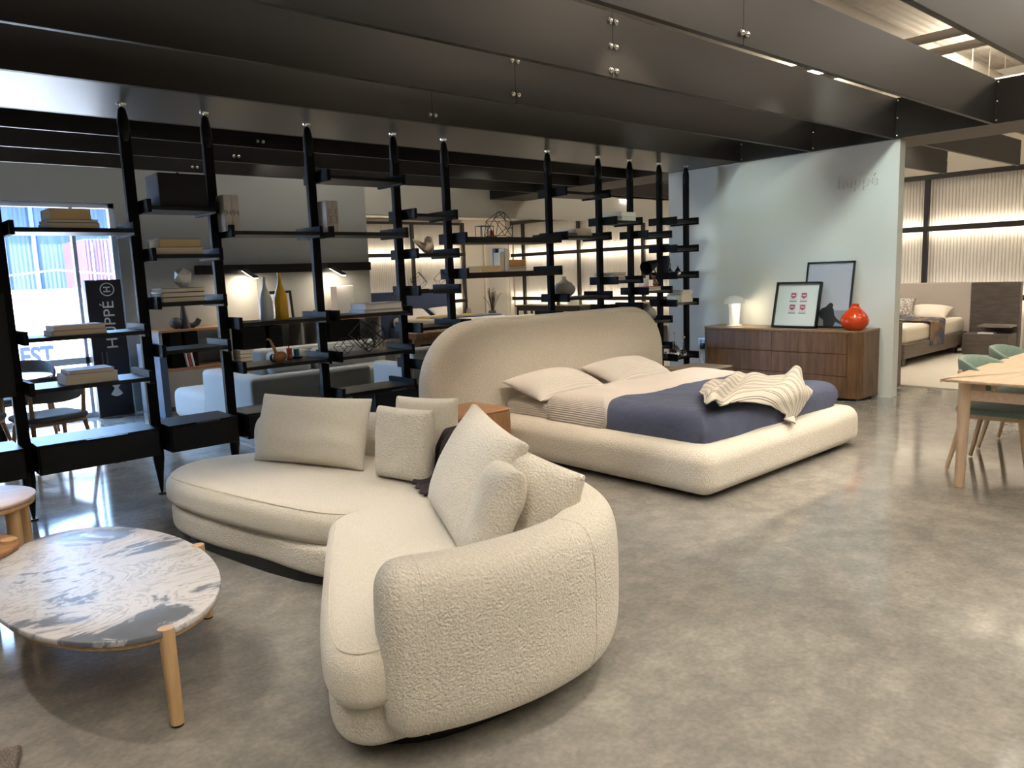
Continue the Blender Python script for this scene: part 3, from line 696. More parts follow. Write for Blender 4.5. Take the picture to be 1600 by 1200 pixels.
def tf(u, v):
    a = on(edgeL, u); b = on(edgeR, u); q = a.lerp(b, v)
    x, y = q.x, q.y
    f_ = .050*abs(math.sin(7.0*u+1.6*v*math.sin(2*u)+.5))**1.5*(.5+.5*math.sin(PI*v))+.085*math.exp(-((u-.30+.12*v)/.05)**2)*(1-.4*v)+.03*math.sin(u*16+v*3)*v+.05*math.exp(-((u-.74+.02*v)/.06)**2)*v+.02*noise.noise(Vector((u*6, v*4, 2)))
    return foldpt(x, y, .004+max(0, f_)*min(1, max(.25, (y-2.75)/.3)))
vs = mb.grid(tf, NU, NV)
uvl = mb.bm.loops.layers.uv.new('UVMap'); idx = {}
for j, row in enumerate(vs):
    for i, v in enumerate(row): idx[v] = (i/(NU-1), j/(NV-1))
for f in mb.bm.faces:
    for lp in f.loops: lp[uvl].uv = idx[lp.vert]
# stripes run along the length and bend with the folds
for f in mb.bm.faces:
    for lp in f.loops:
        u, v = lp[uvl].uv; lp[uvl].uv = (u, v+.10*math.sin(u*7)+.25*max(0, .38-u))
o = mb.build('striped_throw', stripe, sub=1); tag(o, 'crumpled beige throw with thin dark stripes on the blue duvet', 'throw')
md = o.modifiers.new('s', 'SOLIDIFY'); md.thickness = .012; md.offset = 1
# nightstands
def nightstand(x0, x1, y0, y1, h, top, body, label, name='nightstand'):
    t = thing(name, label, 'nightstand', ((x0+x1)/2, (y0+y1)/2, 0)); cx, cy = (x0+x1)/2, (y0+y1)/2
    MB().slab(rrect(x0-cx, x1-cx, y0-cy, y1-cy, .05), h-.018, h, .003, 1).build('table_top', top, t, ang=50)
    MB().slab(rrect(x0-cx+.004, x1-cx-.004, y0-cy+.006, y1-cy, .05), .05, h-.018, .002, 1).build('body', body, t, ang=50)
    for z0, z1 in ((.06, .255), (.262, h-.026)):
        dr = MB().box(x0-cx+.04, x1-cx-.03, y0-cy-.006, y0-cy+.01, z0, z1, .002, 1).build('drawer', body, t, smooth=False)
    MB().box(x0-cx+.04, x1-cx-.04, y0-cy+.05, y1-cy-.04, 0, .05).build('plinth', black, t, smooth=False)
    return t
nightstand(3.38, 3.95, 4.45, 4.95, .50, cherry, walnutM, 'walnut nightstand with reddish top, left of the bed behind the sofa')
nightstand(6.50, 7.10, 4.42, 4.92, .50, mat('taupe_top', (.20, .155, .11), .45), walnutV, 'brown nightstand with matt top at the right of the bed')
# ================================================================== dresser
ds = thing('dresser', 'long dark walnut dresser with six drawers against the pale wall', 'dresser', (8.6, 4.68, 0))
def dp(x, y): return (x-8.6, y-4.68)
Y0, Y1 = 3.65, 5.70; XF, XB = 8.35, 8.85; HT = .788
body = [dp(XB, Y0+.0), dp(XB, Y1), dp(XF+.10, Y1), dp(XF, Y1-.10), dp(XF, Y0+.13), dp(XF+.04, Y0+.05), dp(XF+.10, Y0)]
MB().prism(body, .03, HT-.018).build('body', walnutV, ds, smooth=False)
tp = [(x*1.0+(-.006 if x < 0 else 0), y*1.004) for x, y in body]
MB().prism(tp, HT-.018, HT).build('table_top', walnutT, ds, smooth=False)
MB().box(XF+.07-8.6, XB-.02-8.6, Y0+.06-4.68, Y1-.06-4.68, 0, .03).build('plinth', black, ds, smooth=False)
gapm = mat('drawer_shadow_gap', (.02, .012, .008), .8)
ym = (Y0+Y1)/2+.02
for (ya, yb_) in ((Y0+.135, ym-.003), (ym+.003, Y1-.105)):
    for (za, zb_) in ((.035, .272), (.280, .520), (.528, .752)):
        MB().box(XF-.012-8.6, XF+.005-8.6, ya-4.68, yb_-4.68, za, zb_, .003, 1).build('drawer', walnutV, ds, smooth=False)
# mushroom lamp
ml = thing('mushroom_lamp', 'small white mushroom lamp, lit, on the left of the dresser', 'lamp', (8.60, 5.36, HT))
wl = mat('white_lamp', (.85, .84, .80), .35)
MB().lathe([(0, 0), (.09, 0), (.095, .008), (.09, .014), (0, .014)], n=32).build('base', wl, ml)
MB().lathe([(.062, .012), (.064, .10), (.068, .22), (.078, .295), (0, .295)], n=32).build('stem', mat('lit_stem', (.9, .88, .8), .4, emit=.2, ecol=(1, .93, .78)), ml)
MB().lathe([(.135, .285), (.128, .32), (.10, .355), (.06, .378), (0, .388)], n=36).lathe([(.132, .287), (.12, .318), (.09, .35), (.05, .37), (0, .378)], n=36).build('shade', wl, ml)
lamp('mushroom_bulb', 'POINT', (8.55, 5.25, HT+.24), (8.55, 5.25, 0), 3.5, (1, .86, .62), shadow_soft_size=.03)
# frames leaning on the wall
def frame(y0, y1, h, xb, xt, depth, label, fw=.018, art=None, mount=None):
    """leans against the wall; y0 is nearer the camera's right"""
    t = thing('picture_frame', label, 'picture', (xb, (y0+y1)/2, HT)); w_ = y1-y0
    ang = math.atan2(xt-xb, h)
    M = Matrix.Rotation(ang, 4, 'Y')  # local: face looks to -X, z up
    mb = MB(); mb.box(-depth, 0, -w_/2, -w_/2+fw, 0, h).box(-depth, 0, w_/2-fw, w_/2, 0, h).box(-depth, 0, -w_/2, w_/2, 0, fw).box(-depth, 0, -w_/2, w_/2, h-fw, h)
    mb.build('frame', mat('black_frame', (.010, .010, .010), .35), t, smooth=False, M=M)
    MB().box(-depth*.35, -depth*.3, -w_/2+fw, w_/2-fw, fw, h-fw).build('picture', mount, t, smooth=False, M=M)
    return t, M
t, M = frame(3.93, 4.50, .775, 8.70, 8.835, .025, 'tall black frame with a photo of a backpacker under an open sky', mount=mat('sky_print', (.42, .44, .50), .25))
X_ = -.0115
MB().box(X_, X_+.002, -.262, .262, .018, .205).build('landscape', mat('print_hills', (.22, .23, .25), .3), t, smooth=False, M=M)
mb = MB(); 
def pl(pts, x): return [mb.bm.verts.new((x, a, b)) for a, b in pts]
prof = [(.02, .018), (.03, .09), (.075, .12), (.09, .17), (.06, .225), (.01, .245), (-.005, .262), (-.03, .29), (-.06, .29), (-.078, .265), (-.07, .235), (-.085, .22), (-.10, .15), (-.13, .11), (-.24, .03), (-.235, .022), (-.12, .07), (-.10, .018)]
mb.bm.faces.new(pl(prof, X_-.001)); mb.build('printed_figure', mat('print_dark', (.02, .022, .028), .4), t, smooth=False, M=M)
t, M = frame(4.24, 4.80, .545, 8.56, 8.69, .05, 'smaller square black frame with four red stamps, leaning in front of a taller one', mount=mat('mount_white', (.66, .70, .68), .12))
pk = mat('stamp_paper', (.55, .56, .56), .5); rd = mat('stamp_red', (.42, .05, .09), .5)
for yy in (.055, -.075):
    for zz in (.31, .17):
        st_ = MB().box(-.0185, -.0165, yy-.045, yy+.045, zz, zz+.115).build('stamp', pk, t, smooth=False, M=M)
        MB().box(-.0195, -.0185, yy-.045, yy+.045, zz, zz+.009).build('stamp_edge', mat('stamp_line', (.10, .10, .11), .5), st_, smooth=False, M=M)
        mb = MB(); mb.bm.faces.new(pl([(yy-.030, zz+.105), (yy-.032, zz+.06), (yy, zz+.038), (yy+.032, zz+.06), (yy+.030, zz+.105)], -.0198)); mb.build('stamp_crest', rd, st_, smooth=False, M=M)
        MB().box(-.0203, -.0198, yy-.02, yy+.02, zz+.07, zz+.085).build('stamp_mark', pk, st_, smooth=False, M=M)
v = thing('round_vase', 'glossy orange-red bulbous vase on the right end of the dresser', 'vase', (8.52, 3.79, HT))
MB().lathe([(0, 0), (.07, 0), (.105, .015), (.142, .06), (.150, .105), (.135, .155), (.10, .20), (.062, .238), (.044, .262), (.042, .285), (.046, .292), (.036, .290), (.034, .262), (0, .24)], n=44).build('vase', mat('orange_glaze', (.62, .055, .008), .07, spec=.8), v, ang=60)
# outlet and plug on the wall
ou = thing('wall_outlet', 'steel double socket with a black plug and cable by the dresser', 'socket', (8.86, 6.00, .52))
MB().box(-.008, 0, -.075, .075, -.075, .075, .003, 1).build('plate', mat('brushed_steel', (.45, .45, .43), .35, 1), ou, smooth=False)
for a in (-.035, .035): MB().box(-.012, -.006, a-.018, a+.018, .0, .045).build('socket', mat('socket_grey', (.3, .3, .3), .5), ou, smooth=False)
MB().box(-.06, -.01, -.05, .02, -.08, .0, .008).build('plug', mat('plug_black', (.01, .01, .01), .4), ou)
MB().tube([(-.04, -.02, -.08), (-.045, -.03, -.2), (-.04, -.08, -.4), (-.03, -.14, -.6)], .004, 6).tube([(-.04, 0, -.08), (-.045, .03, -.2), (-.04, .02, -.42), (-.03, -.02, -.6)], .004, 6).build('cable', mat('grey_cable', (.35, .35, .34), .5), ou)
# ================================================================== open bookcase
YB = 5.97; YF, YK = 5.76, 6.16
PX = [.88, 1.72, 2.30, 3.14, 3.98, 4.55, 5.93, 6.74, 7.30, 7.87, 8.43]
PZ = [.02] + PX
bk = thing('open_bookcase', 'black floor to ceiling post and shelf bookcase dividing the showroom', 'bookcase', (0, YB, 0))
for i, x in enumerate([.02]+PX):
    po = MB().box(x-.036, x+.036, -.026, .026, .26, 2.64, .004, 1).build('post', blackm, bk, smooth=False)
    MB().lathe([(.012, .03), (.016, .06), (.026, .16), (.040, .26), (.040, .30), (.030, .34)], (x, 0, 0), 14).build('foot', black, po)
    MB().cyl((x, 0, 0), (x, 0, .012), .030, .026, 20).cyl((x, 0, .012), (x, 0, .05), .009, n=10).build('glide', black, po)
    MB().lathe([(.030, 2.58), (.040, 2.62), (.040, 2.72), (.026, 2.80), (.012, 2.815)], (x, 0, 0), 14).build('top_fitting', black, po)
    MB().cyl((x, 0, 2.81), (x, 0, 2.828), .009, n=10).cyl((x, 0, 2.828), (x, 0, 2.839), .030, .034, 20).build('ceiling_pad', chrome, po)
def shelf(xa, xb, z, th=.028):
    """surface at height z between two posts"""
    s = MB().box(xa+.065, xb-.065, YF-YB, YK-YB, z-th, z, .002, 1).build('shelf', black, bk, smooth=False)
    for x0, x1 in ((xa+.037, xa+.067), (xb-.067, xb-.037)):
        MB().box(x0, x1, YF-YB-.012, YK-YB+.012, min(z-.045, z-th), z+.045, .002, 1).build('bracket', blackm, s, smooth=False)
    return s
P = [.02]+PX
BAY = {'Z': (0, 1, []), 'A': (1, 2, [1.96, 1.25, .915]), 'B': (2, 3, [2.12, 1.78, 1.435, 1.09]), 'C': (3, 4, [1.95, 1.25, .905]),
       'D': (4, 5, [2.41, 1.95, 1.255, .905, .585]), 'E': (5, 6, [2.12, 1.765, 1.43, 1.09, .75]), 'F': (6, 7, [1.915, 1.575, 1.09]), 'G': (7, 8, [2.40, 1.935, 1.27]),
       'H': (8, 9, [2.11, 1.43, 1.11]), 'I': (9, 10, [1.96, 1.285, .92, .59]), 'J': (10, 11, [2.13, 1.79, 1.455, 1.11, .42])}
for k, (a, b, zs) in BAY.items():
    for z in zs: shelf(P[a], P[b], z, .055 if k == 'F' else .028)
def drawerbox(x0, x1, z0, z1, name='drawer_unit', lip=True):
    c = MB().box(x0, x1, YF-YB, YK-YB, z0, z1, .004, 1).build(name, black, bk, smooth=False)
    MB().box(x0+.01, x1-.01, YF-YB-.016, YF-YB, z0+.004, z1-.012, .003, 1).build('drawer_front', black, c, smooth=False)
    MB().box(x0+(x1-x0)*.38, x1-(x1-x0)*.28, YF-YB-.020, YF-YB-.010, z1-.006, z1-.002).build('pull_edge', mat('steel_edge', (.25, .25, .26), .3, 1), c, smooth=False)
drawerbox(.04, .845, .34, .54); drawerbox(.915, 1.685, .34, .54); drawerbox(1.755, 2.265, .34, .54); drawerbox(2.335, 3.105, .34, .54)
drawerbox(3.50, 3.945, .37, .56); drawerbox(4.02, 4.51, .37, .56)
c = MB().box(.06, .845, YF-YB, YK-YB, .885, 1.55, .004, 1).build('closed_cabinet', black, bk, smooth=False)
MB().box(.07, .835, YF-YB-.016, YF-YB, .892, 1.543, .003, 1).build('door', black, c, smooth=False)
# ------------------------------------------------ things on the shelves
cov = {'beige': (.55, .49, .40), 'white': (.66, .65, .62), 'grey': (.30, .31, .32), 'slate': (.10, .105, .12), 'dark': (.03, .03, .035), 'mauve': (.30, .19, .21), 'pink': (.50, .33, .30), 'pale': (.60, .56, .52),
       'orange': (.55, .26, .06), 'red': (.42, .06, .06), 'bluewhite': (.58, .62, .64), 'buff': (.60, .50, .34)}
def bookmat(c): return mat('book_cover_'+c, cov[c], .55)
def book(x0, x1, yf, depth, z, th, c, label, group, pg=None, rz=0):
    """lying book, page block facing the viewer"""
    cx = (x0+x1)/2; w_ = x1-x0
    t = thing('book', label, 'book', (cx, yf+depth/2, z+.0005), rz, group)
    k = .003
    MB().box(-w_/2, w_/2, -depth/2, depth/2, 0, k).box(-w_/2, w_/2, -depth/2, depth/2, th-k, th).box(-w_/2, w_/2, depth/2-k, depth/2, 0, th).build('cover', bookmat(c), t, smooth=False)
    MB().box(-w_/2+.004, w_/2-.004, -depth/2+.004, depth/2-k, k, th-k).build('page_block', pg or pages, t, smooth=False)
    return t
def pxx(px, py, Y=5.80): return atY(px, py, Y).x
def stack(z, group, items, Y=5.80, depth=.26):
    for (p0, p1, th, c, label, *pg) in items:
        book(pxx(p0, 420, Y) if False else atY(p0, 455, Y).x, atY(p1, 455, Y).x, Y, depth, z, th, c, label, group, pg[0] if pg else None); z += th+.0007
def bookX(z, group, items, depth=.26, yf=5.80):
    for (x0, x1, th, c, label, *pg) in items:
        book(x0, x1, yf, depth, z, th, c, label, group, pg[0] if pg else None); z += th+.0007
def xz(p0, p1, y, Y=5.80): return atY(p0, y, Y).x, atY(p1, y, Y).x
def S(z, py, group, items, depth=.26, yf=5.80):
    bookX(z, group, [(*xz(a, b, py, yf), th, c, lb, *pg) for (a, b, th, c, lb, *pg) in items], depth, yf)
S(1.96, 345, 'books on the top shelf by the window', [(72, 156, .035, 'pale', 'thick pale book at the bottom of the stack on the shelf before the window'), (74, 154, .022, 'dark', 'thin dark-covered book in the middle of the stack before the window'), (78, 144, .070, 'buff', 'thick buff book on top of the stack before the window', yellowp)])
S(1.25, 515, 'pinkish books before the window', [(80, 168, .034, 'pink', 'lower of two pinkish books lying on the middle left shelf'), (84, 166, .032, 'pink', 'upper of two pinkish books lying on the middle left shelf')])
S(.915, 600, 'books on the lower left shelf', [(103, 187, .068, 'white', 'thick white book under a mauve one on the lower left shelf'), (110, 182, .026, 'mauve', 'thin mauve book on top of a thick white one on the lower left shelf')])
S(1.78, 390, 'pair of books under the black box', [(242, 318, .050, 'white', 'lower white book of the pair on the shelf below the black box'), (250, 315, .062, 'dark', 'thick upper book of the pair on the shelf below the black box', yellowp)])
S(1.435, 466, 'three books under the faceted ornament', [(254, 321, .036, 'dark', 'bottom book of three under the white faceted ornament'), (254, 321, .034, 'dark', 'middle book of three under the white faceted ornament'), (254, 321, .030, 'dark', 'top book of three under the white faceted ornament')])
bx = thing('storage_box', 'square black box with a small knob on a high shelf at the left', 'box', (2.03, 5.93, 2.1205))
MB().box(-.17, .17, -.14, .14, 0, .235, .003, 1).build('box_body', mat('matt_black', (.004, .004, .004), .6), bx, smooth=False)
MB().ball((0, -.05, .243), .012, 10).build('knob', black, bx)
fo = thing('faceted_ornament', 'white faceted ball ornament on a stack of three books', 'ornament', (atY(287, 445, 5.9).x, 5.90, 1.538))
mb = MB(); bmesh.ops.create_icosphere(mb.bm, subdivisions=1, radius=.068, matrix=Matrix.Translation((0, 0, .085)) @ Matrix.Rotation(.4, 4, 'X')); mb.build('facets', mat('white_ceramic', (.84, .83, .80), .4), fo, smooth=False)
MB().lathe([(.022, 0), (.07, .042), (.05, .05)], n=6).build('base', mat('white_ceramic', (.7, .7, .7)), fo, smooth=False)
def upright(x0, x1, z, h, depth, c, label, group, yf=5.80, txt=None, ts=.05, col='grey', cat='book', pgm=None):
    t = thing('book', label, cat, ((x0+x1)/2, yf+depth/2, z+.0005), 0, group); w_ = x1-x0-.002
    MB().box(-w_/2, w_/2, -depth/2, depth/2, 0, h, .004, 1).build('cover', bookmat(c), t, smooth=False)
    if txt: text(txt, ts, mat('spine_ink', (.22, .20, .19), .7), Matrix.Translation((0, -depth/2-.0005, h*.5)) @ Matrix.Rotation(PI/2, 4, 'X') @ (Matrix.Rotation(-PI/2, 4, 'Z') if len(txt) > 2 else Matrix.Identity(4)), t, 'spine_lettering', ext=.0006)
    return t
xa, xb = xz(352, 376, 350)
for k, lb in enumerate(('left one of two thick upright books with 94 on the spine', 'right one of two thick upright books with 94 on the spine')):
    upright(xa+k*(xb-xa)/2, xa+(k+1)*(xb-xa)/2, 1.95, .27, .20, 'pale', lb, 'upright books marked 94', txt='94', ts=.062)
xa, xb = xz(511, 530, 350)
for k, lb in enumerate(('left one of two upright books with vertical capitals on the spine', 'right one of two upright books with vertical capitals on the spine')):
    upright(xa+k*(xb-xa)/2, xa+(k+1)*(xb-xa)/2, 1.95, .255, .20, 'pale', lb, 'upright books with capitals', txt='HUPPE', ts=.042)
def vaseL(name, label, prof, loc, mt, n=32, cat='vase'):
    t = thing(name, label, cat, loc); MB().lathe(prof, n=n).build(name+'_body', mt, t, ang=60); return t
bp_ = [(0, 0), (.050, 0), (.054, .01), (.054, .13), (.050, .17), (.034, .22), (.018, .26), (.014, .29), (.013, .335), (.016, .345), (.010, .345)]
vaseL('bottle_vase', 'frosted white bottle vase next to a yellow one on the middle shelf', bp_, (atY(417, 496, 5.93).x, 5.93, 1.2505), mat('frosted_glass', (.55, .60, .66), .35))
vaseL('bottle_vase', 'glossy yellow bottle vase next to a frosted white one', [(r*1.02, z*1.10) for r, z in bp_], (atY(441, 497, 5.90).x, 5.90, 1.2505), mat('yellow_glaze', (.60, .36, .02), .12))
# toys on the lower shelf of the third bay
xz0 = .9055
t = thing('ring_ornament', 'small dark ring standing on the lower shelf beside a wooden bird', 'ornament', (atY(427, 555, 5.93).x, 5.93, xz0))
mb = MB()
mb.grid(lambda u, v: ((.024+.011*math.cos(2*PI*v))*math.cos(2*PI*u), .011*math.sin(2*PI*v), .036+(.024+.011*math.cos(2*PI*v))*math.sin(2*PI*u)), 24, 10); mb.build('ring', mat('dark_wood_ring', (.03, .025, .022), .5), t)
t = thing('wooden_bird', 'long-necked orange wooden bird on the lower shelf', 'ornament', (atY(437, 560, 5.90).x, 5.90, xz0))
wd_ = mat('honey_wood', (.38, .17, .05), .35)
mb = MB(); nk = smooth_open([(-.005, 0, .04) and Vector((-.02, 0, .05)), Vector((-.035, 0, .10)), Vector((-.055, 0, .15)), Vector((-.075, 0, .19)), Vector((-.088, 0, .195))], 4)
for k, (a, b) in enumerate(zip(nk, nk[1:])): mb.cyl(a, b, .016-.0007*k, .0155-.0007*k, 12)
mb.ball((0, 0, .045), .05, 16, (1.25, .8, .88)); mb.ball((-.088, 0, .193), .011, 10); mb.build('bird_body', wd_, t)
t = thing('red_toy', 'small red cylinder on a red ball beside the wooden bird', 'ornament', (atY(452, 555, 5.92).x, 5.92, xz0))
MB().ball((0, 0, .026), .026, 14).build('ball', mat('red_brown', (.32, .06, .03), .35), t); MB().cyl((0, 0, .048), (0, 0, .105), .024, n=20).cyl((0, 0, .105), (0, 0, .125), .005, n=8).build('cylinder', mat('toy_red', (.45, .05, .02), .35), t)
t = thing('blue_toy', 'small turquoise cylinder on a dark dish at the back of the lower shelf', 'ornament', (atY(464, 545, 6.06).x, 6.08, xz0))
MB().lathe([(0, 0), (.05, 0), (.06, .012), (0, .012)], n=24).build('dish', black, t); MB().cyl((0, 0, .012), (0, 0, .018), .01, n=12).cyl((0, 0, .018), (0, 0, .078), .027, n=20).build('cylinder', mat('toy_blue', (.02, .20, .28), .35), t)
S(1.255, 488, 'books on the shelf beside the yellow vase', [(570, 630, .030, 'grey', 'lower grey-edged book of a pair right of the yellow vase', mat('greyish_pages', (.55, .52, .50), .9)), (572, 629, .055, 'grey', 'thicker upper book of a pair right of the yellow vase', mat('greyish_pages', (.6, .6, .6)))])
S(2.11, 340, 'white books on the high right shelf', [(972, 994, .050, 'bluewhite', 'lower of two white books on the high right shelf'), (971, 994, .050, 'bluewhite', 'upper of two white books on the high right shelf')], .30)
S(1.43, 436, 'books on the mid right shelf', [(959, 978, .032, 'bluewhite', 'bottom book of a small pale pile above the bed headboard'), (959, 977, .030, 'grey', 'middle book of a small pale pile above the bed headboard'), (960, 978, .026, 'dark', 'top book of a small pale pile above the bed headboard')], .30)
S(1.935, 366, 'books left of the tall posts', [(902, 926, .032, 'white', 'lower white book lying on the high shelf between two posts'), (900, 924, .046, 'white', 'upper white book lying on the high shelf between two posts')], .30)
S(1.575, 420, 'books low on the wide shelf', [(752, 783, .062, 'buff', 'thick tan book lying at the left on the wide shelf', yellowp)], .22)
upright(*xz(781, 788, 400), 1.575, .19, .10, 'buff', 'tan upright book in the middle of the wide shelf', 'upright books on the wide shelf')
upright(*xz(789, 796, 400), 1.575, .23, .10, 'white', 'white upright book on the wide shelf', 'upright books on the wide shelf')
upright(*xz(774, 788, 400, 5.94), 1.575, .235, .05, 'slate', 'grey-blue upright book behind the tan ones on the wide shelf', 'upright books on the wide shelf', yf=5.94)
S(1.575, 418, 'stack at the right of the wide shelf', [(797, 823, .030, 'bluewhite', 'pale book at the bottom of the stack at the right of the wide shelf'), (797, 823, .022, 'dark', 'dark book second from the bottom in the stack on the wide shelf'), (797, 822, .032, 'orange', 'lower orange-brown book of the stack on the wide shelf', mat('orange_block', (.50, .27, .08), .6)), (797, 822, .030, 'orange', 'upper orange-brown book of the stack on the wide shelf', mat('orange_block', (0, 0, 0)))], .2)
S(1.11, 470, 'white books near the wall', [(1066, 1083, .050, 'white', 'bottom one of three white books beside the pale wall'), (1066, 1081, .052, 'white', 'middle one of three white books beside the pale wall'), (1068, 1083, .050, 'white', 'top one of three white books beside the pale wall')], .24)
S(1.285, 450, 'red books by the black lamp', [(1007, 1033, .026, 'white', 'white book under the red one by the brown figure'), (1007, 1033, .022, 'red', 'dark red book under the brown figure')], .26)
# wire sculptures
wire = mat('black_wire', (.010, .009, .009), .45)
def wirebox(name, label, loc, segs, r=.0028, rz=0, group=None):
    t = thing(name, label, 'sculpture', loc, rz, group); mb = MB()
    for a, b in segs: mb.cyl(a, b, r, n=6)
    mb.build('wire_frame', wire, t); return t
def cube_edges(s, M, off):
    P_ = [M @ Vector((x, y, z))*s+Vector(off) for x in (-.5, .5) for y in (-.5, .5) for z in (-.5, .5)]
    E_ = [(i, j) for i in range(8) for j in range(i+1, 8) if bin(i ^ j).count('1') == 1]
    zm = min(p.z for p in P_); P_ = [p-Vector((0, 0, zm)) for p in P_]
    return [(P_[i], P_[j]) for i, j in E_]
def R3_(a, b, c): return (Matrix.Rotation(a, 3, 'X') @ Matrix.Rotation(b, 3, 'Y') @ Matrix.Rotation(c, 3, 'Z'))
s1 = cube_edges(.17, R3_(.5, .6, .3), (0, 0, 0)); s2 = cube_edges(.11, R3_(.2, 1.0, .8), (0, 0, 0))
wirebox('wire_sculpture', 'black wire sculpture of nested tilted cubes at the right of the low shelf', (atY(572, 550, 5.92).x, 5.92, .9055), s1+[(a+Vector((.10, .02, .03)), b+Vector((.10, .02, .03))) for a, b in cube_edges(.14, R3_(.9, .4, 1.2), (0, 0, 0))]+[(a+Vector((.02, 0, .02)), b+Vector((.02, 0, .02))) for a, b in s2], .0045)
wirebox('wire_sculpture', 'small black wire cube left of the nested cubes on the low shelf', (atY(540, 555, 5.90).x, 5.92, .9055), cube_edges(.10, R3_(.7, .3, .3), (0, 0, 0)), .003)
wirebox('wire_cube', 'thin wire cube at the left above the blue headboard', (atY(655, 452, 5.95).x, 5.95, 1.4305), cube_edges(.105, R3_(.6, .75, .5), (0, 0, 0)), .0022, group='thin wire cubes')
wirebox('wire_cube', 'thin wire cube at the right above the blue headboard', (atY(692, 452, 5.95).x, 5.95, 1.4305), cube_edges(.10, R3_(.75, .5, .1), (0, 0, 0)), .0022, group='thin wire cubes')
tag(MB().box(-.035, .035, -.05, .05, 0, .012).build('tray', black, smooth=False, M=Matrix.Translation((atY(660, 452, 5.85).x, 5.84, 1.4303))), 'small flat black tray in front of the thin wire cubes', 'tray')
# polyhedron
xo = atY(783, 368, 5.92).x
pp = [Vector(p) for p in ((-.12, -.05, 0), (.11, -.05, 0), (.14, -.02, .10), (.16, 0, .16), (.05, .0, .255), (-.02, 0, .262), (-.19, .0, .165), (-.17, .06, .02), (.0, -.08, .09), (.02, -.05, .17), (-.08, -.06, .16), (.12, .08, .03), (.0, .1, .20))]
wirebox('wire_polyhedron', 'large black wire polyhedron on the wide shelf', (xo, 5.92, 1.9155), [(pp[a], pp[b]) for a, b in ((0, 1), (1, 2), (2, 3), (3, 4), (4, 5), (5, 6), (6, 0), (6, 7), (7, 0), (8, 0), (8, 1), (8, 2), (8, 9), (9, 3), (9, 4), (9, 5), (9, 10), (10, 6), (10, 0), (10, 8), (11, 1), (11, 3), (12, 4), (12, 5), (12, 7), (12, 11), (7, 11))], .0035)
bxs = []
for ox, sz, hh in ((-.36, .085, .115), (-.29, .085, .115)): bxs += [(Vector((ox+a, b*.1-.05, c)), Vector((ox+a2, b2*.1-.05, c2))) for (a, b, c), (a2, b2, c2) in (((0, 0, 0), (sz, 0, 0)), ((0, 0, hh), (sz, 0, hh)), ((0, 0, 0), (0, 0, hh)), ((sz, 0, 0), (sz, 0, hh)), ((0, 1, 0), (sz, 1, 0)), ((0, 1, hh), (sz, 1, hh)), ((0, 1, 0), (0, 1, hh)), ((sz, 1, 0), (sz, 1, hh)), ((0, 0, 0), (0, 1, 0)), ((sz, 0, hh), (sz, 1, hh)), ((0, 0, hh), (0, 1, hh)))]
wirebox('wire_boxes', 'two small black wire boxes left of the wire polyhedron', (xo+.09, 5.95, 1.9165), bxs, .0035)
tag(MB().lathe([(0, 0), (.022, 0), (.03, .03), (.024, .075), (0, .09)], (xo-.06, 6.00, 1.916), 16).build('candle', mat('red_candle', (.55, .10, .06), .4)), 'small red candle inside the wire polyhedron', 'candle')
# bird ornament
b = thing('bird_ornament', 'speckled white ceramic bird looking left on the shelf', 'ornament', (atY(667, 393, 5.93).x, 5.93, 1.7655))
bm_ = mat('speckled_ceramic', (.66, .56, .46), .5, col2=(.40, .31, .25), cscale=28, ramp=(.52, .72))
mb = MB(); mb.ball((.01, 0, .06), .066, 24, (1.05, .8, .92)); mb.build('body', bm_, b, sub=1)
mb = MB(); tl = smooth_open([Vector((-.02, 0, .055)), Vector((-.07, 0, .085)), Vector((-.12, 0, .115)), Vector((-.15, 0, .132))], 4)
for k, (a, c) in enumerate(zip(tl, tl[1:])): mb.cyl(a, c, .040-.0028*k, .0375-.0028*k, 16)
mb.build('tail', bm_, b)
mb = MB(); mb.ball((.025, 0, .128), .036, 18); mb.cyl((.02, 0, .08), (.025, 0, .125), .055, .034, 18); mb.cyl((-.005, 0, .130), (-.035, 0, .122), .010, .001, 10); mb.build('head', bm_, b)
# textured vase
t = thing('textured_vase', 'squat grey vase with scale relief and narrow neck above the headboard', 'vase', (atY(882, 463, 5.95).x, 5.95, 1.2705))
pr = [(0, 0), (.055, 0), (.075, .012), (.105, .045), (.118, .08), (.112, .115), (.085, .15), (.05, .175), (.026, .195), (.020, .215), (.026, .228), (.018, .228), (.014, .19)]
mb = MB(); prs = []
for k in range(len(pr)-1):
    for j in range(4): f = j/4; prs.append((pr[k][0]*(1-f)+pr[k+1][0]*f, pr[k][1]*(1-f)+pr[k+1][1]*f))
prs.append(pr[-1]); nn_ = 72; vs = mb.grid(lambda u, v: (0, 0, 0), nn_, len(prs), True)
for j, (row, (r, z)) in enumerate(zip(vs, prs)):
    for i, v_ in enumerate(row):
        a = 2*PI*i/nn_; d_ = .011*max(0, math.cos(a*9+PI*(round(z/.028) % 2)))*(1 if .02 < z < .17 else 0)*abs(math.sin(z/.028*PI/1))
        v_.co = ((r+d_)*math.cos(a), (r+d_)*math.sin(a), z)
mb.build('vase_body', mat('grey_stoneware', (.33, .31, .28), .6), t, ang=60)
vaseL('round_vase', 'small round olive-grey vase peeping behind the right end of the headboard', [(0, 0), (.04, 0), (.085, .04), (.095, .085), (.075, .135), (.03, .168), (.016, .185), (.016, .215), (.010, .215)], (atY(1014, 500, 5.88).x, 5.88, .9205), mat('olive_stoneware', (.36, .33, .27), .4))
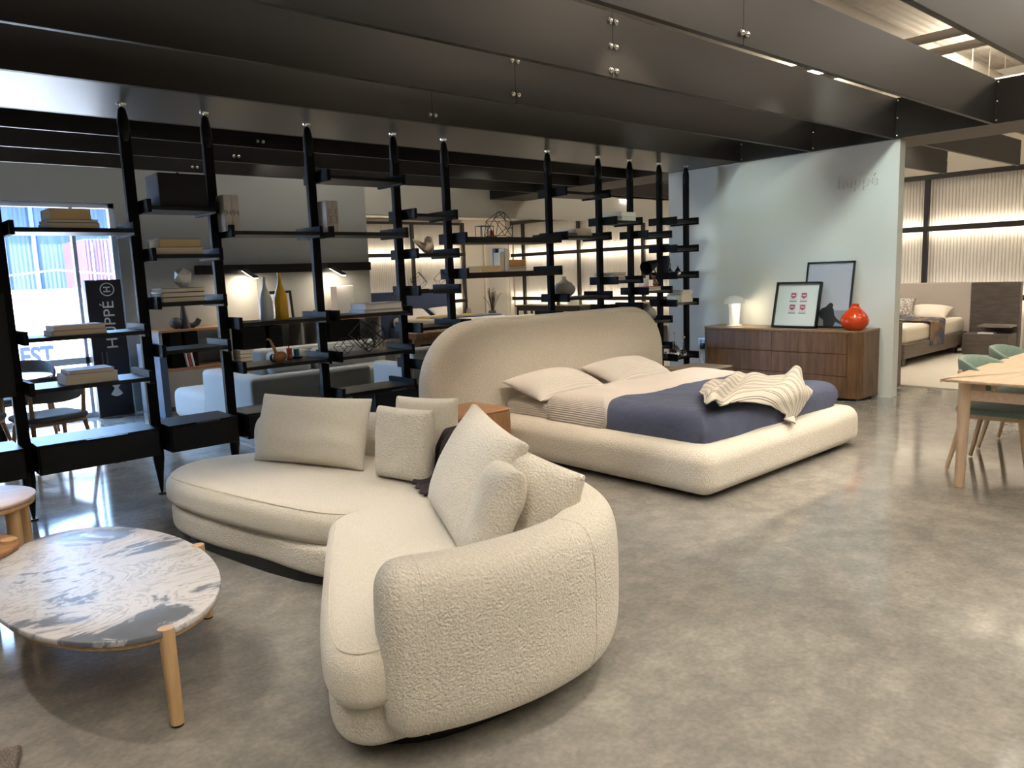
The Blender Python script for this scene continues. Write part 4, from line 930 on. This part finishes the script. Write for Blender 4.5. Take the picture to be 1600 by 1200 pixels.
# lamp, white block, figure on the shelf by the wall
t = thing('desk_lamp', 'black desk lamp with hooded shade on the shelf near the wall', 'lamp', (atY(1022, 450, 6.0).x, 6.0, 1.2855))
MB().lathe([(0, 0), (.06, 0), (.06, .012), (0, .014)], n=24).build('base', black, t)
MB().tube([(0, 0, .012), (.04, 0, .20), (-.02, 0, .31)], .007, 8).build('arm', black, t)
mb = MB(); mb.cyl((.06, 0, .34), (-.16, 0, .27), .035, .09, 24, cap=False); mb.cyl((.06, 0, .34), (.075, 0, .345), .035, .02, 24); mb.build('shade', mat('matt_black', (0, 0, 0)), t)
tag(MB().box(-.05, .05, -.04, .04, 0, .15, .006).build('white_block', mat('white_stone', (.6, .57, .52), .5), M=Matrix.Translation((atY(1010, 450, 6.03).x-.05, 6.03, 1.2853))), 'pale stone block next to the brown figure on the shelf', 'ornament')
t = thing('wooden_figure', 'brown wooden figure seated on the red book by the black lamp', 'ornament', (atY(1026, 450, 5.86).x, 5.88, 1.335))
brn = mat('brown_figure', (.13, .065, .03), .5)
mb = MB(); mb.ball((0, 0, .03), .03, 14, (1.3, .9, 1)); mb.cyl((0, 0, .03), (-.02, 0, .09), .024, .016, 12); mb.ball((-.03, 0, .115), .018, 12); mb.tube([(-.018, 0, .08), (-.05, 0, .10), (-.075, 0, .14)], .007, 8); mb.tube([(.02, 0, .03), (.045, 0, .05), (.05, 0, .0)], .010, 8); mb.build('figure', brn, t)
t = thing('navy_vase', 'tall dark blue vase in shadow between the last two posts', 'vase', (atY(1034, 430, 6.05).x+.06, 6.05, 1.4555)); MB().lathe([(0, 0), (.05, 0), (.06, .1), (.075, .2), (.06, .25), (0, .25)], n=24).build('vase_body', mat('dark_blue_glass', (.012, .016, .04), .3), t)
def bottle(px, py, Y, z, r, h, label, flower=False, stem=.1, group='clear glass bottles on the bookcase'):
    t = thing('glass_vase' if flower else 'glass_bottle', label, 'vase' if flower else 'bottle', (atY(px, py, Y).x, Y, z), 0, group)
    MB().lathe([(0, 0), (r*.7, 0), (r, r*.5), (r, r*1.0), (r*.6, r*1.7), (r*.25, r*2.1), (r*.22, h), (r*.3, h+.004)], n=24).build('glass_body', glass, t)
    if flower:
        MB().tube([(0, 0, .02), (.004, 0, h), (.002, 0, h+stem)], .0022, 6).build('stem', mat('dry_stem', (.25, .22, .12), .8), t)
        MB().ball((.002, 0, h+stem+.015), .022, 12, (1, 1, .8)).build('flower', mat('dried_flower', (.50, .40, .22), .9, bump=.8, bscale=200), t)
    else:
        MB().ball((0, 0, h+.014), .013, 10).build('stopper', mat('smoky_stopper', (.12, .12, .10), .3), t)
bottle(1047, 432, 5.93, 1.4555, .040, .13, 'taller clear glass bottle with stopper near the wall')
bottle(1059, 432, 5.86, 1.4555, .044, .095, 'smaller clear glass bottle with stopper nearest the wall')
bottle(1054, 558, 5.92, .4205, .075, .19, 'round clear vase with one dried flower on the lowest right shelf', True, .10, 'clear vases with a dried flower')
bottle(1068, 560, 5.86, .4205, .042, .16, 'narrow clear vase with one dried flower on the lowest right shelf', True, .06, 'clear vases with a dried flower')
t = thing('paper_sheets', 'two thin white cards leaning in the dark shelf by the headboard', 'card', (atY(1040, 530, 5.95).x, 5.95, .5905))
mb = MB(); mb.box(-.004, 0, -.05, .05, 0, .24); mb.box(.012, .015, -.05, .05, 0, .22); mb.build('cards', mat('card_white', (.5, .5, .5), .7), t, smooth=False, M=Matrix.Rotation(-.10, 4, 'Y'))
bottle(1040, 556, 5.86, .4203, .03, .06, 'tiny clear jar at the left end of the lowest right shelf')
# ================================================================== behind the bookcase, left
bn = thing('banner_stand', 'tall black banner with white vertical lettering and a round H emblem', 'banner', (2.49, 10.08, 0))
bb_ = mat('banner_black', (.008, .009, .014), .5)
MB().box(-.195, .195, 0, .12, .01, 1.66, .004, 1).build('panel', bb_, bn, smooth=False)
wt = mat('banner_white', (.55, .56, .56), .6)
VR = Matrix.Rotation(PI/2, 4, 'X')
# lettering runs upward
text('HUPP\u00c9', .175, wt, Matrix.Translation((.035, -.003, 1.12)) @ VR @ Matrix.Rotation(PI/2, 4, 'Z'), bn, 'lettering', ext=.001, sx=1.12)
text('H', .105, wt, Matrix.Translation((.035, -.003, 1.545)) @ VR @ Matrix.Rotation(PI/2, 4, 'Z'), bn, 'emblem_letter', ext=.001, bold=.002)
mb = MB(); mb.grid(lambda u, v: ((.068+.012*v)*math.cos(2*PI*u)+.035, -.003, 1.545+(.068+.012*v)*math.sin(2*PI*u)), 40, 2); mb.build('emblem_ring', wt, bn, smooth=False)
MB().cyl((-.10, -.012, .66), (-.10, -.012, .80), .006, n=8).cyl((-.05, -.012, .66), (-.05, -.012, .80), .006, n=8).build('handle', mat('dull_steel', (.3, .3, .32), .3, 1), bn)
br = thing('leaflet_fan', 'fan of white folded leaflets in a holder on the black banner', 'leaflets', (2.50, 10.06, .36))
for k in range(8):
    a = (k-3.5)*.17
    MB().box(-.016, .016, -.012-.003*k, -.008-.003*k, -.10, .12).build('leaflet', mat('leaflet_white', (.6, .6, .6), .7), br, smooth=False, M=Matrix.Rotation(a, 4, 'Y'))
# console along the back wall
cs = thing('wall_console', 'long low wall unit with wooden tops and open compartments behind the bookcase', 'console', (4.55, 10.1, 0))
gy = mat('console_grey', (.30, .30, .29), .5); dkc = mat('console_black', (.003, .003, .0035), .6, spec=.2)
MB().box(-1.55, 1.65, -.22, .18, .985, 1.015, .002, 1).build('table_top', cherry, cs, smooth=False)
MB().box(-1.55, 1.65, -.26, .18, .50, .535, .002, 1).build('shelf', cherry, cs, smooth=False)
MB().box(-1.55, 1.65, -.26, .18, .06, .50, .002, 1).build('base', mat('console_base', (.42, .37, .31), .5), cs, smooth=False)
MB().box(-1.50, 1.60, -.20, .16, 0, .06).build('plinth', walnutV, cs, smooth=False)
for x in (-1.55, -.68, .35, .62, 1.61): MB().box(x, x+.04, -.2, .18, .535, .985, .002, 1).build('divider', gy, cs, smooth=False)
for x0, x1, z0, z1 in ((-1.42, -1.28, .80, .98), (-1.24, -1.08, .80, .98), (-1.42, -1.10, .537, .78), (-.50, -.18, .537, .97), (-.12, .06, .537, .97), (.78, 1.28, .537, .97)):
    MB().box(x0, x1, -.21, .14, z0, z1, .003, 1).build('compartment', dkc, cs, smooth=False)
tag(MB().box(2.82, 2.90, 9.35, 10.2, 0, .86, .004, 1).build('upright_panel', mat('blue_grey_panel', (.07, .09, .13), .6), smooth=False), 'blue-grey upright panel at the left end of the wall unit', 'panel')
for k, (c, w_, lb) in enumerate((('white', .02, 'white upright book in the black compartment'), ('red', .02, 'red upright book in the black compartment'), ('white', .025, 'second white upright book in the black compartment'))):
    x = 3.30+k*.032
    t = thing('book', lb, 'book', (x, 9.86, .537), 0, 'leaning books in the wall unit')
    MB().box(0, w_, -.02, .1, 0, .22, .002, 1).build('cover', bookmat(c), t, smooth=False, M=Matrix.Rotation(-.14, 4, 'Y'))
for k, (c, lb) in enumerate((('grey', 'bottom grey book lying on the lower wooden shelf'), ('buff', 'tan book in the middle of the pile on the lower wooden shelf'), ('white', 'white book on top of the pile on the lower wooden shelf'))):
    book(3.98, 4.34, 9.85, .24, .535+k*.05, .046, c, lb, 'books lying on the lower wooden shelf')
# black sculpture on the console
t = thing('black_sculpture', 'dark sculpture of a cone between rounded forms on the wooden ledge', 'sculpture', (3.36, 9.98, 1.015)); dk = mat('charcoal_sculpture', (.03, .03, .03), .5)
MB().ball((-.11, 0, .075), .075, 18).build('ball', dk, t); MB().cyl((0, 0, .0), (-.01, 0, .30), .065, .022, 18).ball((-.01, 0, .30), .022, 10).build('cone', dk, t)
MB().tube([(.02, 0, .04), (.10, 0, .035), (.15, 0, .06), (.18, 0, .11)], .034, 12).build('curved_arm', dk, t)
t = thing('picture_frame', 'small black frame leaning on the wall behind the yellow vase', 'picture', (4.76, 10.20, 1.015))
MB().box(-.19, -.155, -.02, .0, 0, .42).box(.155, .19, -.02, 0, 0, .42).box(-.19, .19, -.02, 0, 0, .035).box(-.19, .19, -.02, 0, .385, .42).build('frame', black, t, smooth=False, M=Matrix.Rotation(-.12, 4, 'X'))
MB().box(-.155, .155, -.010, -.004, .035, .385).build('picture', mat('grey_print', (.45, .46, .47), .5), t, smooth=False, M=Matrix.Rotation(-.12, 4, 'X'))
tag(MB().box(5.50, 5.78, 9.92, 10.1, 1.0153, 1.47, .004, 1).build('pedestal_block', mat('white_block_paint', (.62, .60, .58), .6), smooth=False), 'plain white block standing on the wall unit under a lamp', 'block')
t = thing('wire_vase', 'thin wire stand with pale flowers beside the white block', 'vase', (5.28, 10.0, 1.015))
mb = MB()
for a, h in ((-.13, .27), (-.04, .22), (.06, .28), (.12, .24)): mb.tube([(0, 0, 0), (a*.6, 0, h*.5), (a, 0, h)], .003, 6)
mb.build('wire', mat('pale_wire', (.4, .36, .3), .5), t)
# rail with reading lamps
rl = thing('wall_light_rail', 'long black wall rail with two projecting lit lamp heads', 'wall light', (4.97, 10.28, 1.75))
MB().box(-1.33, 1.32, -.05, .0, -.06, .06, .003, 1).build('rail', black, rl, smooth=False)
for x, pw in ((4.28-4.97, 9), (5.60-4.97, 9)):
    TM = Matrix.Translation((x, -.05, 0)) @ Matrix.Rotation(.30, 4, 'X')
    h = MB().box(-.035, .035, -.40, .02, -.012, .012, .002, 1).build('lamp_head', black, rl, smooth=False, M=TM)
    MB().box(-.030, .030, -.40, -.03, -.020, -.012).build('diffuser', mat('lit_diffuser', (1, .93, .8), .5, emit=14, ecol=(1, .88, .68)), h, smooth=False, M=TM)
    lamp('rail_lamp_light', 'AREA', (4.97+x, 10.02, 1.63), (4.97+x, 10.15, .9), pw, (1, .84, .62), shape='RECTANGLE', size=.06, size_y=.34)
MB().tube([(4.48-4.97, -.004, -.06), (4.49-4.97, -.004, -.73)], .003, 6).build('cord', mat('thin_cord', (.15, .15, .15), .6), rl)
# sofas behind the bookcase
def rb(x0, x1, y0, y1, z0, z1, r=.05): 
    mb = MB(); mb.slab(rrect(x0, x1, y0, y1, .07), z0, z1, r, 4); return mb
t = thing('pale_sofa', 'pale grey sofa with square back and chaise seen through the bookcase', 'sofa', (3.3, 7.4, 0))
def off(mb, o): mb.bm.transform(Matrix.Translation((-o[0], -o[1], 0))); return mb
o_ = (3.3, 7.4)
off(rb(2.80, 4.02, 6.62, 6.86, .06, .70), o_).build('backrest', offw, t, sub=1)
off(rb(2.76, 2.98, 6.62, 7.90, .06, .70), o_).build('side_arm', offw, t, sub=1)
MB().box(-.45, .65, -.7, .4, 0, .10).build('plinth', black, t, smooth=False)
off(rb(2.98, 4.0, 6.86, 7.85, .10, .42, .06), o_).build('seat', offw, t, sub=1)
off(rb(2.80, 3.7, 7.92, 8.95, .08, .42, .08), o_).build('chaise_seat', offw, t, sub=1)
t = thing('pale_sofa', 'second pale sofa facing the first, against the wall unit side', 'sofa', (4.9, 9.2, 0)); o_ = (4.9, 9.2)
off(rb(3.95, 5.7, 9.15, 9.45, .08, .72), o_).build('backrest', offw, t, sub=1)
MB().box(-.85, .7, -.7, .2, 0, .10).build('plinth', black, t, smooth=False)
off(rb(3.95, 5.7, 8.45, 9.15, .10, .42, .06), o_).build('seat', offw, t, sub=1)
off(rb(4.0, 4.55, 8.95, 9.16, .40, .70, .07), o_).build('back_cushion', offw, t, sub=1)
off(rb(4.6, 5.2, 8.95, 9.16, .40, .70, .07), o_).build('back_cushion', offw, t, sub=1)
t = thing('pale_armchair', 'pale grey armchair partly hidden behind the headboard', 'armchair', (5.0, 7.5, 0)); o_ = (5.0, 7.5)
off(rb(4.95, 5.65, 7.25, 7.42, .08, .74), o_).build('backrest', offw, t, sub=1)
off(rb(4.80, 4.98, 7.25, 7.95, .08, .58), o_).build('arm', offw, t, sub=1)
MB().box(-.15, .6, -.2, .4, 0, .10).build('plinth', black, t, smooth=False)
off(rb(4.98, 5.65, 7.42, 7.95, .10, .42), o_).build('seat', offw, t, sub=1)
t = thing('low_stone_table', 'flat grey stone coffee table behind the bookcase', 'table', (4.6, 7.6, 0))
MB().slab(rrect(-.35, .35, -.3, .3, .1), .28, .31, .008, 2).build('table_top', mat('grey_stone', (.35, .34, .32), .3), t); MB().cyl((0, 0, 0), (0, 0, .28), .12, n=24).build('pedestal', mat('grey_stone', (0, 0, 0)), t)
# dining chairs and table by the window
def tubchair(name, label, loc, rz, felt, wood, group):
    t = thing(name, label, 'chair', loc, rz, group)
    # seat faces +Y local; back at -Y
    MB().slab(smooth_closed([(-.24, -.20), (-.26, .05), (-.23, .24), (0, .27), (.23, .24), (.26, .05), (.24, -.20), (0, -.25)], 5), .425, .475, .022, 4).build('seat', felt, t, sub=1)
    MB().slab(smooth_closed([(-.22, -.19), (-.235, .05), (-.21, .22), (0, .25), (.21, .22), (.235, .05), (.22, -.19), (0, -.23)], 5), .395, .425, .004, 1).build('seat_frame', wood, t)
    mb = MB(); n_ = 30; K = 14
    rows = []
    for i in range(n_):
        a = PI*(1.0+i/(n_-1)*1.0)+.0; sp = abs(i/(n_-1)-.5)*2
        cx, cy = .275*math.cos(a), .02+.27*math.sin(a)*1.0
        zl = .585+.02*sp; zh = .825-.13*sp**3; th = .016
        nx, ny = math.cos(a), math.sin(a); row = []
        for k in range(K):
            b_ = 2*PI*k/K; c_, s_ = math.cos(b_), math.sin(b_)
            u = th*(abs(c_)**.6)*(1 if c_ > 0 else -1); v = (zh-zl)/2*(abs(s_)**.5)*(1 if s_ > 0 else -1)
            row.append(mb.bm.verts.new((cx+nx*(u+.03*(v/(zh-zl))), cy+ny*(u+.03*(v/(zh-zl))), (zl+zh)/2+v)))
        rows.append(row)
    for a_, b_ in zip(rows, rows[1:]):
        for k in range(K): mb.bm.faces.new((a_[k], a_[(k+1) % K], b_[(k+1) % K], b_[k]))
    mb.bm.faces.new(rows[0]); mb.bm.faces.new(rows[-1][::-1])
    mb.build('backrest', felt, t, sub=1)
    for sx in (-1, 1):
        MB().cyl((sx*.255, -.25, .01), (sx*.215, -.16, .42), .014, .020, 14).cyl((sx*.215, -.16, .42), (sx*.225, -.20, .73), .020, .016, 14).ball((sx*.225, -.20, .73), .016, 10).build('leg', wood, t)
        MB().cyl((sx*.245, .26, .01), (sx*.20, .19, .42), .014, .021, 14).build('leg', wood, t)
    return t
GW = 'dark upholstered chairs by the window'
ow = mat('orange_oak', (.36, .18, .08), .45)
c0 = tubchair('dining_chair', 'dark chair with curved back and light wood leg in front of the window', (1.36, 7.75, 0), .25, greyf, ow, GW)
copy_thing(c0, (.80, 8.15, 0), .9, 'dark chair at the far left edge behind the bookcase')
copy_thing(c0, (1.45, 9.35, 0), PI-.2, 'dark chair on the far side of the round table by the window')
t = thing('round_dining_table', 'round table with glossy top near the window', 'table', (1.12, 8.75, 0))
MB().lathe([(0, .70), (.45, .70), (.48, .725), (.478, .735), (0, .735)], n=48).build('table_top', mat('table_blue_grey', (.20, .20, .21), .25), t); MB().lathe([(0, 0), (.22, 0), (.22, .02), (.04, .05), (.035, .70), (0, .70)], n=32).build('pedestal', black, t)
tag(MB().lathe([(0, 0), (.09, 0), (.10, .16), (.09, .165), (0, .15)], (.86, 8.75, .7355), 24).build('plant_pot', mat('cream_pot', (.5, .45, .3), .6)), 'cream pot on the round table at the far left', 'pot')
# ================================================================== far rooms
fb = thing('blue_bed', 'far bed with tall slate blue headboard seen through the bookcase', 'bed', (11.1, 14.8, 0))
bl_ = mat('slate_blue_fabric', (.055, .075, .15), .9); 
MB().box(-1.55, .95, .90, 1.08, .1, 1.22, .03, 3).build('headboard', bl_, fb); MB().box(-1.05, 1.0, -1.3, .9, .12, .36, .03, 3).build('bed_frame', bl_, fb); 
MB().box(-.52, -.50, .88, .90, .4, 1.2).build('headboard_seam', mat('seam_blue', (.03, .04, .09), .9), fb, smooth=False)
MB().slab(rrect(-.98, .93, -1.22, .88, .1), .34, .60, .09, 5).build('mattress', linen, fb, sub=1)
for x, lb in ((-.45, 'white pillow at the left on the far blue bed'), (.42, 'white pillow at the right on the far blue bed')):
    bedpillow((11.1+x, 15.42, .66), .75, .48, .18, lb, 'pillows on the far blue bed', 0, .5, linen, x)
for i, (y0, y1, c, nm, lb) in enumerate(((14.2, 14.75, (.42, .30, .06), 'mustard_throw', 'mustard throw across the far blue bed'), (13.7, 14.2, (.14, .15, .22), 'blue_throw', 'grey-blue throw at the foot of the far blue bed'))):
    mb = MB(); mb.grid(lambda u, v: (10.05+2.05*u, y0+(y1-y0)*v+.05*math.sin(u*6), (.625 if .04 < u < .96 else .42)+.012*math.sin(u*20+v*5)), 30, 8); o = mb.build(nm, mat(nm, c, .9), sub=1); tag(o, lb, 'throw')
    md = o.modifiers.new('s', 'SOLIDIFY'); md.thickness = .02; md.offset = 1
t = thing('bedside_shelf', 'low dark bedside shelf right of the far blue bed', 'nightstand', (12.35, 15.4, 0)); MB().box(-.28, .28, -.25, .25, .50, .54, .004, 1).build('shelf_top', walnutV, t, smooth=False); MB().box(-.26, .26, -.22, .22, .0, .30, .004, 1).build('drawer_box', bl_, t, smooth=False); MB().box(-.26, -.22, -.2, .2, .3, .5).box(.22, .26, -.2, .2, .3, .5).build('support', walnutV, t, smooth=False)
tag(MB().lathe([(0, 0), (.05, 0), (.075, .05), (.06, .10), (.05, .16), (.055, .17), (.04, .17)], (12.25, 15.35, .5405), 20).build('small_vase', mat('grey_stoneware', (.3, .3, .3))), 'small grey vase on the far bedside shelf', 'vase')
t = thing('twig_vase', 'bundle of bare dark twigs in a slim vase by the cream wall', 'plant', (13.0, 15.3, 0)); MB().lathe([(0, 0), (.12, 0), (.15, .3), (.10, .6), (.09, .62), (0, .6)], n=24).build('vase_body', mat('dark_vase', (.06, .05, .045), .4), t)
mb = MB()
for k in range(26):
    a = random.uniform(0, 2*PI); r = random.uniform(.05, .26); h = random.uniform(.95, 1.22)
    mb.tube([(0, 0, .5), (r*.4*math.cos(a), r*.4*math.sin(a), .8), (r*math.cos(a), r*math.sin(a), h)], .006, 5)
o = mb.build('twigs', mat('twig_brown', (.06, .04, .03), .8), t); o['kind'] = 'stuff'
# desks before the right lattice
def desk(loc, w_, label, top=walnutV, h=.74, d_=.6, name='desk', legc=black):
    t = thing(name, label, 'desk', loc)
    MB().box(-d_/2, d_/2, -w_/2, w_/2, h-.035, h, .003, 1).build('table_top', top, t, smooth=False)
    MB().box(-d_/2+.04, d_/2-.04, -w_/2+.1, w_/2-.1, h-.14, h-.035, .003, 1).build('drawer_box', top, t, smooth=False)
    for sx in (-1, 1):
        for sy in (-1, 1): MB().box(sx*(d_/2-.05)-.02, sx*(d_/2-.05)+.02, sy*(w_/2-.06)-.02, sy*(w_/2-.06)+.02, 0, h-.035).build('leg', legc, t, smooth=False)
    return t
desk((13.6, 13.6, 0), 2.3, 'long dark desk in front of the lit fluted wall', mat('espresso_wood', (.03, .02, .015), .4))
tag(MB().box(13.42, 13.62, 12.75, 12.95, .7405, .90, .004, 1).build('white_cube', mat('white_ceramic', (.7, .7, .7)), smooth=False), 'small white cube on the dark desk', 'ornament')
tag(MB().lathe([(0, 0), (.04, 0), (.05, .05), (.03, .10), (.04, .15), (0, .18)], (13.5, 13.35, .7405), 16).build('small_figurine', mat('brown_figure', (0, 0, 0))), 'small round figurine on the dark desk', 'ornament')
t = thing('white_bed', 'white covered bed behind the cream headboard', 'bed', (11.3, 11.4, 0)); MB().slab(rrect(-.9, .9, -1.0, 1.0, .1), .30, .66, .08, 5).build('mattress', linen, t, sub=1); MB().box(-.95, .95, -1.05, 1.05, .08, .30, .01).build('bed_frame', gy, t)
t = thing('white_shelf_unit', 'low pale open shelf unit by the right lattice', 'shelf', (13.2, 10.2, 0))
MB().box(-.2, .2, -.6, .6, .80, .84).box(-.2, .2, -.6, -.56, 0, .80).box(-.2, .2, .56, .6, 0, .8).box(-.2, .2, -.56, .56, .4, .43).build('carcass', mat('pale_laminate', (.5, .48, .44), .5), t, smooth=False)
t = thing('black_cabinet', 'black cabinet behind the post left of the round headboard end', 'cabinet', (12.2, 10.0, 0)); MB().box(-.25, .25, -.35, .35, .0, .86, .006).build('body', black, t, smooth=False); MB().box(-.26, -.25, -.32, -.01, .1, .82).build('door', black, t, smooth=False); MB().box(-.26, -.25, .01, .32, .1, .82).build('door', black, t, smooth=False)
t = thing('wooden_bench', 'slatted brown wooden bench beyond the bookcase', 'bench', (6.6, 8.9, 0))
for k in range(9): MB().box(-.6+k*.14, -.52+k*.14, -.2, .2, .70, .78, .004, 1).build('slat', walnutV, t, smooth=False)
MB().box(-.62, .62, -.18, -.12, .62, .70).box(-.62, .62, .12, .18, .62, .70).build('rail', walnutV, t, smooth=False)
for sx in (-.55, .55): MB().box(sx-.03, sx+.03, -.18, .18, 0, .62).build('leg', walnutV, t, smooth=False)
# ================================================================== bed alcove at the right
ab = thing('alcove_bed', 'low grey-brown bed with wide taupe headboard in the right alcove', 'bed', (12.9, 4.9, 0)); AO = (12.9, 4.9)
tau = mat('taupe_fabric', (.42, .36, .31), .9, col2=(.47, .41, .355), cscale=60, bump=.2, bscale=300, bdist=.001); bro = mat('grey_oak', (.105, .080, .062), .5, col2=(.15, .118, .092), cscale=4, stretch=(2, 2, 12)); drk = mat('dark_smoked_panel', (.060, .048, .040), .45, col2=(.085, .068, .058), cscale=5, stretch=(1, 1, 5))
def ax(mb): mb.bm.transform(Matrix.Translation((-AO[0], -AO[1], 0))); return mb
ax(MB().box(13.90, 14.00, 4.30, 7.1, .06, 1.14, .01)).build('headboard', tau, ab, smooth=False)
ax(MB().slab([(y, z) for y, z in rrect(3.60, 4.295, .0, 1.135, [.01, .01, .01, .01])], 13.88, 14.02, .01, 2, lambda v: Vector((v.z, v.x, v.y)))).build('side_panel', drk, ab)
ax(MB().box(11.35, 13.9, 4.33, 6.4, .13, .34, .01)).build('bed_frame', bro, ab, smooth=False)
for x, y in ((11.5, 4.45), (13.6, 4.45), (11.5, 6.2)): ax(MB().box(x-.06, x+.06, y-.06, y+.06, 0, .13)).build('leg', drk, ab, smooth=False)
ax(MB().slab(rrect(11.42, 13.88, 4.36, 6.3, .08), .32, .58, .07, 5)).build('mattress', mat('ivory_linen', (.74, .67, .55), .9, bump=.5, bscale=14, bdist=.01), ab, sub=1)
ax(MB().box(13.45, 13.88, 3.62, 4.26, .02, .34, .006)).build('bedside_drawer', drk, ab, smooth=False)
ax(MB().box(13.55, 13.88, 3.62, 4.08, .44, .475, .003)).build('bedside_shelf', mat('smoked_edge', (.16, .14, .12), .4), ab, smooth=False)
tag(MB().box(13.5, 13.7, 3.85, 4.06, .3405, .358).build('magazine', mat('magazine_white', (.6, .6, .6), .5), smooth=False), 'thin white magazine on the bedside drawer of the alcove bed', 'magazine')
bedpillow((13.62, 4.86, .66), .72, .46, .20, 'plain ivory pillow on the alcove bed', 'pillows on the alcove bed', -PI/2, .35, mat('ivory_linen', (.7, .6, .5)), 2)
pat = mat('patterned_cloth', (.60, .55, .48), .9, col2=(.14, .13, .12), cscale=60, stretch=(1, 1, 2), ramp=(.48, .53))
pillow('patterned_cushion', 'black and cream patterned cushion on the alcove bed', (13.35, 5.22, .575), (0, -1), .52, .36, .16, .28, pat, group='pillows on the alcove bed')
mb = MB()
def tf2(u, v):
    s_ = v*1.15; y = 5.15-s_; z = .60
    if y < 4.36: z = .60-(4.36-y); y = 4.34-.02*math.sin(u*18)
    return (12.35+.62*u+.25*max(0, .60-z)*0+.05*math.sin(v*5), y, z+.012*math.sin(u*14))
vs = mb.grid(tf2, 30, 34); plaid = mat('plaid_throw', (.055, .060, .085), .95, col2=(.20, .13, .07), cscale=3.0, stretch=(1, 2, 1), ramp=(.50, .60))
o = mb.build('fringed_throw', plaid, sub=1); tag(o, 'grey and tan throw hanging over the side of the alcove bed', 'throw'); md = o.modifiers.new('s', 'SOLIDIFY'); md.thickness = .015
tag(MB().box(9.80, 14.1, 2.2, 8, .001, .012).build('alcove_rug', mat('beige_rug', (.48, .43, .35), .95), smooth=False), 'large flat beige rug under the alcove bed', 'rug')
t = thing('side_cabinet', 'dark brown cabinet end just behind the pale dresser wall', 'cabinet', (9.32, 4.45, 0)); MB().box(-.28, .30, -.75, 1.2, .03, .79, .005, 1).build('body', bro, t, smooth=False); MB().box(-.29, .31, -.76, 1.21, .79, .805, .003, 1).build('table_top', bro, t, smooth=False); MB().box(-.22, .24, -.7, 1.1, 0, .03).build('plinth', black, t, smooth=False)
# dining table and green chairs
dt = thing('dining_table', 'pale ash dining table with round legs at the right edge', 'table', (6.6, 1.28, 0))
top = [(x-6.6, y-1.28) for x, y in smooth_closed([(5.50, 1.80), (5.47, 1.30), (5.50, .76), (5.56, .72), (6.6, .70), (7.64, .72), (7.70, .76), (7.73, 1.3), (7.70, 1.80), (7.64, 1.84), (6.6, 1.86), (5.56, 1.84)], 6)]
MB().slab(top, .728, .75, .006, 3, rb=.014).build('table_top', ash, dt)
for sx, sy in ((-1, 1), (1, 1), (-1, -1), (1, -1)):
    MB().cyl((sx*.99, sy*.47-.0, 0), (sx*.985, sy*.465, .728), .030, .040, 24).build('leg', ashv, dt)
for sy in (-1, 1): MB().box(-.97, .97, sy*.465-.012, sy*.465+.012, .60, .67, .003, 1).build('apron', ash, dt, smooth=False)
for sx in (-1, 1): MB().box(sx*.985-.012, sx*.985+.012, -.45, .45, .60, .67, .003, 1).build('apron', ash, dt, smooth=False)
GC = 'green tub chairs at the ash table'
c1 = tubchair('dining_chair', 'green felt tub chair tucked in at the near end of the ash table', (6.28, 1.72, 0), PI, green, ashv, GC)
copy_thing(c1, (7.10, 1.76, 0), PI, 'green felt tub chair tucked in at the far end of the ash table')
